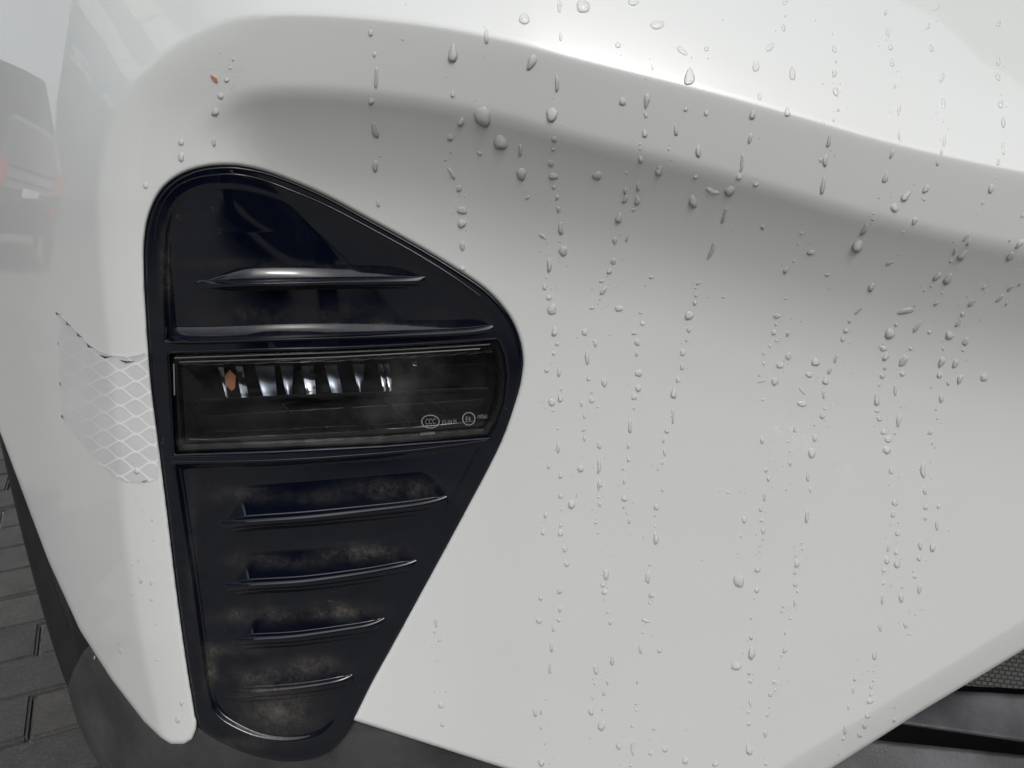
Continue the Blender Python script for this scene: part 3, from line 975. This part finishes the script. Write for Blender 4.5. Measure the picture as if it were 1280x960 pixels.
# ------------------------------------------------------------------ rain drops on the paint
# per tile: origin and scale of the tile in the photo, then centre, width, length and lean of every drop in it
K = .21875
TILES = [
 (440, 0, K, [(107,185,34,50),(127,313,26,40),(138,447,36,140),(110,580,34,40),(132,745,44,95,-12),(162,890,14,14),(578,303,70,120),(577,538,30,40),(623,697,44,62,20),(747,667,95,130),(848,815,85,85),
  (560,788,34,40),(562,873,12,12),(532,914,18,14),(730,875,34,28),(962,858,34,75),(768,205,40,95),(985,108,68,66),(1025,358,66,100,25),(1186,38,36,76),(1192,208,26,56),(1170,472,34,115),(1142,655,72,85),
  (1157,797,34,40),(1150,853,32,24),(290,226,18,14)]),
 (440, 200, K, [(132,38,48,70),(150,247,28,44),(570,78,32,90,-30),(612,163,32,40),(645,210,18,10),(628,288,62,44),(628,363,54,54),(630,493,42,60),(632,618,40,30),(968,80,62,74),(1003,215,22,36,60),(1090,437,28,60,-60),
  (1137,20,32,44),(1150,93,54,44),(1153,157,28,26),(1173,215,26,34),(1180,283,28,42),(1193,388,44,76),(1187,467,14,14),(1207,520,58,60),(1187,580,12,12),(1127,600,40,82),(1113,672,16,16),(1100,725,30,38),(1125,788,36,30),(1142,853,60,66)]),
 (720, 0, K, [(40,35,86,84),(325,12,60,44),(463,143,84,56),(240,258,40,34),(608,290,44,84,-45),(745,278,30,32),(648,438,74,112),(1195,10,32,40),(1197,92,18,18),(1184,157,24,52),(1110,268,40,66,45),(1027,378,44,66),
  (1236,418,46,88),(437,385,18,40),(404,577,44,96,12),(398,655,24,40,-30),(267,580,46,50),(393,762,40,54),(365,820,18,18),(366,852,16,16),(370,910,36,50),(480,960,36,26),(627,624,28,32),(744,645,30,36),(571,742,32,76),
  (530,852,16,20),(700,862,42,84),(1010,652,40,72,15),(1048,553,22,48),(994,795,30,72,18),(1207,640,42,58)]),
 (720, 200, K, [(120,90,56,58),(288,72,22,16),(475,65,46,62,20),(683,98,34,28),(280,178,28,40),(280,225,32,50,30),(355,150,30,56),(350,232,34,60),(330,283,22,28,60),(245,330,46,66,12),(222,462,34,46),(252,427,12,10),
  (290,450,20,48,15),(213,580,32,42,20),(190,632,36,40),(145,693,34,22),(158,748,34,62,35),(137,798,12,12),(128,823,12,10),(90,845,30,24),(245,848,48,40),(180,833,18,8),(430,670,32,22),(395,718,18,8),(370,874,30,14),
  (668,235,64,78),(780,178,42,84,-75),(878,178,58,70,30),(930,97,36,34),(948,15,32,110,5),(1028,140,34,30),(846,320,34,100,15),(772,522,34,116,22),(1067,385,26,32),(1200,628,30,52,35),(1245,578,20,16),
  (1268,480,14,12),(703,703,20,44,65),(683,730,18,16),(686,774,28,20),(678,818,30,38),(646,890,48,58,25),(842,783,26,18),(1198,794,32,10),(1148,893,48,32),(1142,940,22,18)]),
 (1000, 0, K, [(87,115,8,22),(186,195,10,26),(195,278,26,56,-12),(203,350,22,26),(196,420,36,46),(204,524,42,62,-10),(218,628,22,24),(192,684,14,32),(165,803,30,86,10),(145,915,38,78,12),(117,915,16,30),(488,72,24,36),
  (500,190,26,58,-15),(517,270,28,40),(526,360,28,52),(540,492,26,32),(565,630,28,62,8),(565,772,18,58),(525,880,30,70,20),(780,40,28,66,40),(728,150,32,46,20),(750,275,28,50,-10),(808,445,32,64,25),(820,592,26,70,-8),
  (820,697,8,8),(825,805,24,82,8),(808,868,22,40),(786,930,24,40),(1135,135,32,40,20),(1133,352,30,56),(1127,435,28,64,-25),(1150,540,9,9),(1146,595,36,48),(1161,695,30,76),(1160,848,26,84),(1132,925,26,40)]),
 (1000, 200, K, [(132,142,40,112,10),(488,98,38,80,20),(450,216,14,16),(607,205,50,78,40),(540,274,50,54),(720,165,34,60,30),(708,225,18,22),(655,350,34,64,35),(593,410,22,16),(422,306,14,14),(416,340,22,18),(370,393,38,84,25),
  (330,490,74,92,35),(62,528,46,32),(8,416,22,18),(155,656,30,22),(510,590,26,60,60),(410,725,44,66,40),(335,860,26,64,45),(286,920,22,22),(600,865,44,110,80),(657,832,16,16),(780,818,24,44,50),(813,758,18,12),
  (716,744,12,32,65),(750,718,22,22),(782,668,44,70,45),(845,680,44,80,40),(862,580,20,20),(885,520,22,52,15),(950,442,26,62,40),(963,472,26,46,30),(928,545,48,76,40),(1052,728,18,40,50),(1078,690,10,8),(980,818,30,58,45),
  (928,880,28,32),(1032,914,16,16),(1140,792,28,66,50),(1200,735,28,58,45),(1203,552,36,70,45),(1255,480,36,80,45),(1092,165,34,62,15),(1045,245,20,18),(1017,302,12,12),(1123,102,12,12)]),
 (660, 400, K, [(152,65,44,62),(167,137,28,26),(146,192,22,30),(107,288,28,34),(178,295,28,68,8),(190,395,18,24),(184,445,38,50),(135,470,42,44),(142,518,14,20),(172,622,20,18),(172,728,26,76),(117,837,24,34),(185,890,28,40),
  (324,70,36,40),(382,130,28,54,-20),(337,220,36,84),(347,332,28,40),(436,357,36,54),(362,412,20,18),(365,458,34,38),(306,478,22,40),(397,497,26,16),(323,550,22,38),(317,628,26,22),(323,680,24,40),(408,718,24,46),
  (405,835,34,104),(300,850,42,46),(410,938,26,44),(655,18,38,26),(608,75,40,24),(624,128,34,44),(620,190,22,42),(632,305,44,46),(630,390,40,42),(607,440,36,36),(606,505,18,24),(583,610,36,84),(575,720,24,40),(573,795,24,38),
  (547,850,28,22),(550,920,20,48),(918,58,30,38),(905,118,16,26),(883,187,34,40),(880,265,30,46),(858,340,30,42),(833,418,46,62),(828,548,26,96),(795,632,32,40),(775,686,24,36),(780,758,24,44),(768,816,22,30),(743,852,18,26)]),
 (940, 400, K, [(135,25,14,18),(126,70,36,36),(205,80,26,36,20),(142,118,32,16),(103,148,20,22),(68,192,20,34),(68,248,18,26),(207,208,38,44),(160,258,46,46),(130,350,42,58),(42,313,18,22),(55,350,22,50,70),(60,455,22,22),
  (326,312,42,34),(363,240,48,52),(288,405,24,60,-35),(285,478,58,36),(556,8,22,22),(537,62,34,30),(517,108,30,32),(478,222,26,62,12),(447,285,26,56,25),(420,345,48,48),(409,425,24,56),(417,508,18,16),(403,547,36,42),
  (360,598,22,20),(358,675,26,48),(343,760,50,60,15),(245,622,26,44),(207,693,22,20),(217,750,18,22),(218,822,26,36),(57,686,32,44),(80,858,24,32),(94,908,28,36),(318,898,26,56),(788,78,66,66,35),(824,25,28,26),
  (945,40,28,78,35),(1015,68,32,24),(750,163,46,34),(765,208,40,54,25),(908,165,28,24),(865,233,46,78,25),(860,308,34,34),(760,272,28,30),(745,320,38,34),(728,372,18,28),(818,403,26,72),(712,455,40,76),(715,520,36,20),
  (726,562,30,38,-30),(838,578,36,78,5),(753,640,36,34),(778,682,40,44),(770,744,46,48),(794,862,26,46),(818,648,18,20),(1180,18,28,56,35),(1128,88,48,58,25),(1220,125,36,54,35),(1205,172,22,20),(1095,165,18,24),
  (1082,242,46,70,20),(1160,252,42,66,25),(1070,312,36,48),(1187,340,40,62,20),(1122,360,26,34),(1082,450,38,56),(1052,512,18,20),(1060,560,18,22),(1020,640,26,38),(1030,705,16,24),(978,855,38,108)]),
 (660, 600, K, [(185,90,30,36),(248,138,52,58),(277,88,12,34),(192,170,20,18),(98,203,26,38),(185,260,22,24),(185,303,38,40),(84,302,26,32),(212,397,28,38),(220,480,32,34),(180,635,32,36),(72,674,28,34),(182,742,28,38),
  (62,802,38,40),(177,803,22,26),(146,852,28,40),(404,40,22,50),(403,98,18,20),(410,140,24,30),(388,242,22,26),(401,302,18,20),(445,540,34,68),(428,600,34,30),(438,642,38,30),(437,682,16,14),(457,755,20,20),(470,815,24,30),
  (550,106,38,38),(546,153,22,24),(565,188,18,28,-40),(580,234,26,34),(768,57,20,26),(733,156,34,40),(724,205,16,16),(725,264,20,16),(730,332,40,76),(696,484,18,20),(684,557,34,74,8),(705,660,32,38),(698,702,22,18),
  (672,803,28,56,-70),(658,872,22,18),(1205,573,62,94),(1235,228,28,44),(1218,323,16,20),(1275,787,18,30),(1272,900,20,36),(995,457,14,18),(1145,72,26,16)]),
 (940, 600, K, [(72,98,24,56),(50,168,26,32),(55,230,30,24),(64,294,28,38),(62,338,16,20),(45,376,16,18),(46,410,16,16),(32,510,38,42),(28,627,38,36),(333,57,24,38),(315,208,36,88,5),(284,360,16,22),(288,395,18,18),(253,434,14,16),
  (257,478,36,50),(246,530,24,26),(249,594,34,38),(260,637,16,20),(243,702,22,52),(180,722,22,18),(170,752,18,26),(220,790,30,22),(195,57,16,18),(815,128,44,38),(805,196,26,42),(836,243,14,16),(831,302,30,40),(778,390,24,42),
  (823,413,26,36),(830,476,44,62),(771,460,34,44),(753,517,24,28),(750,590,20,24),(745,680,26,70),(733,842,30,62),(860,612,20,18),(852,674,38,66),(878,828,28,44),(900,882,16,50,80),(988,62,26,48),(993,155,34,32),(990,217,24,34),
  (1066,150,28,34),(1057,258,28,70),(961,374,30,62),(1032,382,42,62),(955,448,26,36),(922,522,18,18),(931,553,26,26),(957,622,34,70,12)]),
 (660, 780, .1875, [(157,150,34,78),(147,297,32,76),(118,500,22,20),(50,592,34,60),(87,585,24,54),(86,687,20,36),(112,800,14,18),(88,925,46,56),(560,237,32,88),(453,305,34,74),(530,387,26,34),(442,400,16,30),(507,460,28,46),
  (433,495,22,30),(420,583,36,66),(497,570,22,28),(488,678,48,78,12),(600,815,34,64,-20),(698,830,36,112),(693,680,20,24),(840,697,28,28),(818,863,34,32),(913,838,44,38),(1047,915,44,42),(1248,934,46,40),(727,388,22,44),
  (720,532,18,22),(722,574,30,18),(748,163,26,80,-5),(876,173,40,44),(685,945,22,26)]),
 (880, 780, .1875, [(314,90,30,40),(318,190,58,110),(215,280,66,64),(300,328,28,34),(312,382,34,34),(308,525,24,50),(297,588,24,24),(298,668,30,30),(300,838,46,82,-15),(541,60,24,40),(538,170,38,56),(515,210,22,18),(500,293,16,20),
  (470,387,28,32),(478,440,20,24),(442,472,34,36),(435,553,18,22),(424,607,24,30),(410,733,32,58),(413,932,34,26),(1137,210,34,66),(1028,240,14,14),(1132,312,16,18),(1130,378,22,26),(1113,420,28,30),(1115,472,30,22),
  (1107,515,50,40),(1090,612,44,36),(1072,678,40,44),(1038,742,38,36),(1003,365,28,40),(995,443,24,60),(963,555,20,46),(940,705,30,86),(930,768,28,30),(1268,640,28,40),(1275,560,14,24),(900,872,10,14)]),
 (0, 0, .25, [(1165,297,14,22),(1150,340,20,18),(1134,400,28,26),(1103,480,32,36),(1076,557,46,52),(1070,708,28,52),(905,712,32,34),(905,785,30,60),(728,925,30,42)]),
 (0, 0, 1.0, [(176,725,5.5,8.5),(189,728,5,7),(189,749,5,6),(222,899,8.5,10),(227,879,6,8),(197,825,5,4),(171,588,10,10),(545,778,5,15),(549,800,4,7),(551,882,8,8),(553,905,6,9),(543,790,4,6),(190,650,3,5),(192,675,3,4),(173,700,3,4),
  (118,822,2.5,5),(151,815,3,9,-15),(148,805,2,6),(1230,472,11,10),(1112,588,3,4),(1278,270,5,8,40),(1262,300,4,6),(1275,355,4,10,40),(1258,380,4,9,40)]),
]
drops = []
for (ox, oy, sc_, lst) in TILES:
    for d in lst:
        drops.append((ox + d[0] * sc_, oy + d[1] * sc_, d[2] * sc_, d[3] * sc_, d[4] if len(d) > 4 else 0.0))
drops.sort(key=lambda d: -d[2] * d[3])

def surf(px, py):
    z = z_white(px, py)
    p = P(px, py, z)
    e = .5
    nu = P(px + e, py, z_white(px + e, py)) - P(px - e, py, z_white(px - e, py))
    nv = P(px, py - e, z_white(px, py - e)) - P(px, py + e, z_white(px, py + e))
    n = np.cross(nu, nv)
    return p, n / np.linalg.norm(n, axis=-1)[..., None]

def drop_geo(x, y, w, l, lean, seg, rings, shape):
    """a bead of water: outline in photo pixels laid on the paint, domed along its normal"""
    w = max(w, 2.0) * .94; l = max(l, 2.0) * .94
    th = np.linspace(0, 2 * np.pi, seg, endpoint=False)
    ph = rng.uniform(0, 6.28, 4)
    amp_ = min(1.0, max(w, l) / 9.0)
    wob = 1 + amp_ * (.07 * np.sin(2 * th + ph[0]) + .06 * np.sin(3 * th + ph[1]) + .035 * np.sin(5 * th + ph[2]))
    u0 = np.cos(th) * wob                    # across
    v0 = np.sin(th) * wob                    # along, +1 = lower end
    if shape == 'tear':
        u0 = u0 * (.78 + .26 * v0)
    elif shape == 'bone':
        u0 = u0 * (.62 + .40 * v0 ** 2)
    elif shape == 'head':
        u0 = u0 * (.80 - .22 * v0)
    elif shape == 'flat':
        u0 = u0 * (1 + .10 * np.abs(v0))
    a = math.radians(lean)
    # long axis: for lean > 0 the top leans to the right
    ax = np.array([-math.sin(a), math.cos(a)]); bx = np.array([math.cos(a), math.sin(a)])
    size = min(w, l)
    bend = rng.uniform(-.12, .12) * amp_ * (l / w > 1.7)
    H = size * (.25 if shape == 'tear' else .19) * rng.uniform(.75, 1.2)
    rs = np.sin(np.linspace(0, np.pi / 2, rings + 1))[1:]
    PX, PY, HH = [x], [y], [H]
    for r in rs:
        uu, vv = u0 * r, v0 * r
        uu = uu + bend * l / w * (vv ** 2 - .4)
        PX += list(x + (uu * w * bx[0] + vv * l * ax[0]) * .5)
        PY += list(y + (uu * w * bx[1] + vv * l * ax[1]) * .5)
        dome = (1 - r ** 2.0) ** .62 * (1 + (.34 if shape in ('tear', 'flat') else .12) * vv)
        HH += list(H * dome - (.35 if r > .999 else 0))
    PX, PY, HH = map(np.array, (PX, PY, HH))
    p, n = surf(PX, PY)
    v = p + n * (HH * S)[:, None]
    f = [(0, 1 + i, 1 + (i + 1) % seg)[::-1] for i in range(seg)]
    for k in range(len(rs) - 1):
        b0, b1 = 1 + k * seg, 1 + (k + 1) * seg
        f += [(b0 + i, b0 + (i + 1) % seg, b1 + (i + 1) % seg, b1 + i) for i in range(seg)]
    b0 = 1 + (len(rs) - 1) * seg
    f.append(tuple(b0 + i for i in range(seg))[::-1])
    return v, f

def fixed(me):
    bm = bmesh.new(); bm.from_mesh(me)
    bmesh.ops.recalc_face_normals(bm, faces=bm.faces)
    bm.to_mesh(me); bm.free()
    me.polygons.foreach_set('use_smooth', [True] * len(me.polygons))
    return me

rest_v, rest_f = [], []
for i, (x, y, w, l, lean) in enumerate(drops):
    asp = l / w
    if asp > 2.2:
        shp = random.choice(['bone', 'head', 'tear'])
    elif asp > 1.25:
        shp = random.choice(['tear', 'tear', 'flat', 'head'])
    else:
        shp = random.choice(['flat', 'round', 'tear'])
    if i < 300:
        v, f = drop_geo(x, y, w, l, lean, 18, 6, shp)
        c = v.mean(0)
        o = link('water_drop', fixed(mesh_from('water_drop', v - c, f)), WATER, None, Vector(c))
        # which part of the bumper it clings to
        above = np.interp(x, CREST[60:, 0], CREST[60:, 1])
        form = 'long narrow' if asp > 2.2 else ('teardrop' if asp > 1.25 else 'round')
        big = 'large' if w * l > 190 else ('middling' if w * l > 85 else 'small')
        if x < 250:
            place = 'on the white strip below the sticker' if y > 615 else ('on the reflective sticker' if y > 400 else 'on the white rim above the bezel corner')
        else:
            if y < above + 4: place = 'on the bright upper shoulder'
            elif y < above + 100: place = 'on the grey band under the shoulder'
            elif y < 440: place = 'in the shaded hollow'
            elif y < 690: place = 'on the upper flat bumper face'
            else: place = 'on the lower flat bumper face'
            if x < 620: place += ', above the lamp bezel' if y < 500 else ', beside the bezel tip'
            elif x < 740: place += ', closest beyond the bezel'
            elif x < 900: place += ', past the bezel edge'
            elif x < 1060: place += ', halfway to the grille'
            else: place += ', at the grille side'
        tag(o, big + ' ' + form + ' water drop ' + place, 'water drop', big + ' ' + form + ' drops ' + place)
    else:
        v, f = drop_geo(x, y, w, l, lean, 10, 3, shp)
        b0 = len(rest_v)
        rest_v += list(v); rest_f += [tuple(b0 + q for q in t) for t in f]
# barely visible mist of droplets along the trails
tr_ = [d for d in drops if d[1] > 40]
for k in range(420):
    d = tr_[rng.randint(len(tr_))]
    x = d[0] + rng.normal(0, 7); y = d[1] + rng.normal(0, 22)
    if sd_white(np.array([x]), np.array([y]))[0] < 8 or not (0 < x < 1290): continue
    s_ = rng.uniform(1.2, 2.4)
    v, f = drop_geo(x, y, s_, s_ * rng.uniform(.8, 1.4), 0, 8, 2, 'round')
    b0 = len(rest_v)
    rest_v += list(v); rest_f += [tuple(b0 + q for q in t) for t in f]
me = fixed(mesh_from('fine_droplets', rest_v, rest_f))
tag(link('fine_droplets', me, WATER), 'scatter of tiny clear droplets over the white bumper', 'droplets', kind='stuff')
# a dried smear left on the paint
m = bpy.data.materials.new('dried_water_film'); m.use_nodes = True
nt, lk = m.node_tree.nodes, m.node_tree.links
nt.clear()
out = nt.new('ShaderNodeOutputMaterial'); tr = nt.new('ShaderNodeBsdfTransparent'); df = nt.new('ShaderNodeBsdfDiffuse'); df.inputs[0].default_value = (.93, .94, .93, 1)
at = nt.new('ShaderNodeAttribute'); at.attribute_name = 'film'
mm = nt.new('ShaderNodeMath'); mm.operation = 'MULTIPLY'; lk.new(at.outputs['Fac'], mm.inputs[0]); lk.new(rng_(nt, lk, noise(nt, lk, 45, 6, .6, objcoord(nt)).outputs[0], .42, .66, 0, .45), mm.inputs[1])
mx = nt.new('ShaderNodeMixShader'); lk.new(mm.outputs[0], mx.inputs[0]); lk.new(tr.outputs[0], mx.inputs[1]); lk.new(df.outputs[0], mx.inputs[2]); lk.new(mx.outputs[0], out.inputs[0])
sheet('dried_smear', m, bumper, (930, 500, 1085, 615), 4.0, lambda x, y: 0 * x + 1, lambda x, y: z_white(x, y) + .3, 0,
      attrs={'film': lambda x, y: np.clip(gauss(x, y, 980, 545, 24, 22, 1.0) + gauss(x, y, 1012, 550, 22, 26, .6) + gauss(x, y, 1045, 578, 16, 14, 1.0), 0, 1)})
# a scrap of dry petal stuck to the rim
LEAFM, *_ = mat('dry_petal', (.50, .22, .13), .6)
q = [(263, 93), (266, 95), (271, 98), (272, 103), (268, 102), (264, 98)]
pt = prism_px('petal_scrap', LEAFM, None, q, lambda x, y: z_white(x, y) + .1, lambda x, y: z_white(x, y) + 1.6, base=np.zeros(3))
tag(pt, 'tiny orange scrap of dry petal stuck to the white rim', 'petal')
# ------------------------------------------------------------------ what the paint mirrors: the street beside the camera, and darkeners added behind it
def box(name, x0, x1, y0, y1, z0, z1, m, parent=None, bev=0.0):
    v = [(x, y, z) for x in (x0, x1) for y in (y0, y1) for z in (z0, z1)]
    f = [(0, 1, 3, 2), (4, 6, 7, 5), (0, 4, 5, 1), (2, 3, 7, 6), (0, 2, 6, 4), (1, 5, 7, 3)]
    me = mesh_from(name, v, f, False)
    if bev:
        bm = bmesh.new(); bm.from_mesh(me)
        bmesh.ops.bevel(bm, geom=list(bm.edges), offset=bev, segments=2, affect='EDGES')
        bm.to_mesh(me); bm.free()
    return link(name, me, m, parent)
WALLG = m_plastic('grey_render', (.20, .205, .22), .8, 40, .2, .12)
WALLD = m_plastic('dark_cladding', (.022, .023, .028), .7, 40, .2, .25)
WALLB = m_plastic('brown_render', (.13, .12, .125), .8, 40, .2, .12)
SIGNB, *_ = mat('blue_sign_board', (.05, .17, .27), .4)
LETTER, *_ = mat('white_sign_letters', (.88, .88, .86), .4)
GLASS, *_ = mat('pane_with_painted_sky', (.72, .74, .72), .25)  # pale diffuse panes: the sky's reflection is put into the colour
DGLASS, *_ = mat('tinted_car_glass', (.010, .011, .013), .03, 0, 0, 0, .6)
CARK, *_ = mat('black_car_paint', (.012, .013, .016), .25, 0, 1, .03)
REDL, *_ = mat('red_tail_lamp', (.55, .03, .02), .15, 0, 1)
PLATE, *_ = mat('white_plate', (.75, .76, .72), .4)

def sign_text(s, y0, z0, h, wx, x, parent):
    cu = bpy.data.curves.new('lettering', 'FONT'); cu.body = s; cu.size = 1; cu.extrude = .02; cu.offset = .035
    to = bpy.data.objects.new('tmp', cu); COL.objects.link(to)
    dg = bpy.context.evaluated_depsgraph_get()
    me0 = bpy.data.meshes.new_from_object(to.evaluated_get(dg))
    v = np.array([tuple(q.co) for q in me0.vertices]); f = [tuple(p.vertices) for p in me0.polygons]
    bpy.data.objects.remove(to); bpy.data.meshes.remove(me0)
    w = np.stack([x + v[:, 2], y0 + v[:, 0] * h * wx, z0 + v[:, 1] * h], 1)
    return link('lettering', mesh_from('lettering', w - np.array(parent.matrix_world.translation if False else (0, 0, 0)), f, False), LETTER, parent)

SIDE, TURN = Vector((-.32, .60, 0)), math.radians(-13)      # the street to the car's side runs at a slight angle
shop = empty('shop_building', SIDE, 'grey shop building with a blue sign mirrored in the bumper corner', 'building')
shop.rotation_euler = (0, 0, TURN)
box('wall', -24, -14, -18, 1.65, 0, 11.5, WALLG, shop)
sg = box('sign_board', -13.99, -13.9, -10, 1.55, 3.9, 5.15, SIGNB, shop)
sign_text('CO TROMCO', -0.55, 4.22, .66, .40, -13.86, sg)
for k in range(6):
    yy = 1.15 - k * 1.45
    box('window', -13.98, -13.93, yy - 1.38, yy, 6.0, 7.1, GLASS, shop)
    box('window', -13.98, -13.93, yy - 1.38, yy, 8.6, 10.0, GLASS, shop)
low = empty('low_building', SIDE, 'low brown building mirrored behind the parked black car', 'building')
low.rotation_euler = (0, 0, TURN)
box('wall', -36, -24, 4.6, 24, 0, 4.6, WALLB, low)
box('roof', -36.5, -23.6, 4.4, 24.4, 4.6, 4.95, WALLD, low)
tall = empty('gabled_building', (0, 0, 0), 'grey gabled building mirrored at the far end of the bumper shoulder', 'building')
gv = [(x, y, z) for x in (7, 17) for (y, z) in ((-4.0, 0), (16, 0), (16, 5.6), (6, 14.5), (-4.0, 5.6))]
link('wall', mesh_from('wall', gv, [(0, 1, 2, 3, 4), (9, 8, 7, 6, 5), (0, 5, 6, 1), (1, 6, 7, 2), (4, 9, 5, 0)], False), WALLG, tall)
rv = [(x, y, z) for x in (6.8, 17.2) for (y, z) in ((-4.4, 5.45), (6, 14.72), (16.4, 5.45), (16.4, 5.2), (6, 14.5), (-4.4, 5.2))]
link('roof', mesh_from('roof', rv, [(0, 1, 4, 5), (1, 2, 3, 4), (6, 11, 10, 7), (7, 10, 9, 8), (0, 6, 7, 1), (1, 7, 8, 2)], False), WALLB, tall)
for k in range(5):
    for q in range(2):
        box('window', 6.94, 6.99, -2.2 + k * 3.4, -.4 + k * 3.4, 1.0 + q * 2.6, 2.6 + q * 2.6, GLASS, tall)
dark = empty('added_dark_building', (0, 0, 0), 'unseen dark building added behind the camera to darken bezel reflections', 'building')
box('wall', -12, 26, -22, -11, 0, 5.5, WALLD, dark)  # added out of view to darken what the bezel mirrors
for k in range(-1, 10):
    box('window', -6.2 + k * 3, -4.2 + k * 3, -10.99, -10.92, .5, 2.9, DGLASS, dark)

def parked(name, label, loc, rz):
    """a dark estate car: origin on the ground under its tail, tail facing +x"""
    r = empty(name, loc, label, 'car')
    r.rotation_euler = (0, 0, rz)
    prof_ = [(0, .45), (.02, .95), (-.06, 1.08), (-.30, 1.58), (-.55, 1.66), (-2.0, 1.68), (-2.7, 1.10), (-3.9, .98), (-4.25, .80), (-4.3, .35), (-3.95, .30), (-.35, .30)]
    n = len(prof_); v = []
    for (sy, ins) in ((-1, 0), (1, 0)):
        for (x, z) in prof_:
            w = .90 - max(0, z - 1.0) * .26
            v.append((x, sy * w, z))
    f = [tuple(range(n))[::-1], tuple(range(n, 2 * n))] + [(i, (i + 1) % n, n + (i + 1) % n, n + i) for i in range(n)]
    me = mesh_from('body', v, f, False)
    bm = bmesh.new(); bm.from_mesh(me); bmesh.ops.recalc_face_normals(bm, faces=bm.faces)
    bmesh.ops.bevel(bm, geom=list(bm.edges), offset=.05, segments=3, affect='EDGES'); bm.to_mesh(me); bm.free()
    link('body', me, CARK, r)
    v = [(-.055, -.72, 1.12), (-.055, .72, 1.12), (-.29, .64, 1.52), (-.29, -.64, 1.52)]
    link('rear_window', mesh_from('rear_window', [(x + .02, y, z) for x, y, z in v], [(0, 1, 2, 3)], False), DGLASS, r)
    for sy in (-1, 1):
        link('side_window', mesh_from('side_window', [(-.4, sy * .90, 1.12), (-2.5, sy * .90, 1.12), (-2.0, sy * .77, 1.58), (-.5, sy * .77, 1.58)], [(0, 1, 2, 3)], False), DGLASS, r)
        box('tail_lamp', -.06, .05, sy * .78 - .11, sy * .78 + .11, .90, 1.16, REDL, r, .015)
        box('rear_reflector', -.02, .05, sy * .72 - .09, sy * .72 + .09, .50, .57, REDL, r, .01)
        for x in (-.85, -3.4):
            nseg = 28; vv = []; ff = []
            for i in range(nseg):
                a = 2 * math.pi * i / nseg
                for (yy, rr) in ((.70, .33), (.92, .33), (.93, .21), (.90, .19), (.90, .0)):
                    vv.append((x + rr * math.cos(a), sy * yy, .33 + rr * math.sin(a)))
            for i in range(nseg):
                j = (i + 1) % nseg
                for q in range(4):
                    ff.append((i * 5 + q, i * 5 + q + 1, j * 5 + q + 1, j * 5 + q))
            link('wheel', mesh_from('wheel', vv, ff), RUBBER, r)
    box('number_plate', 0, .045, -.26, .26, .80, .92, PLATE, r)
    return r
parked('parked_car', 'black parked car with red tail lamps mirrored in the bumper corner', (-7.4, 3.75, 0), math.radians(-32))
parked('parked_car', 'unseen black car added side-on behind the camera to darken bezel reflections', (2.5, -3.6, 0), 0.0)  # this second car is added, unseen, to darken the bezel's reflections
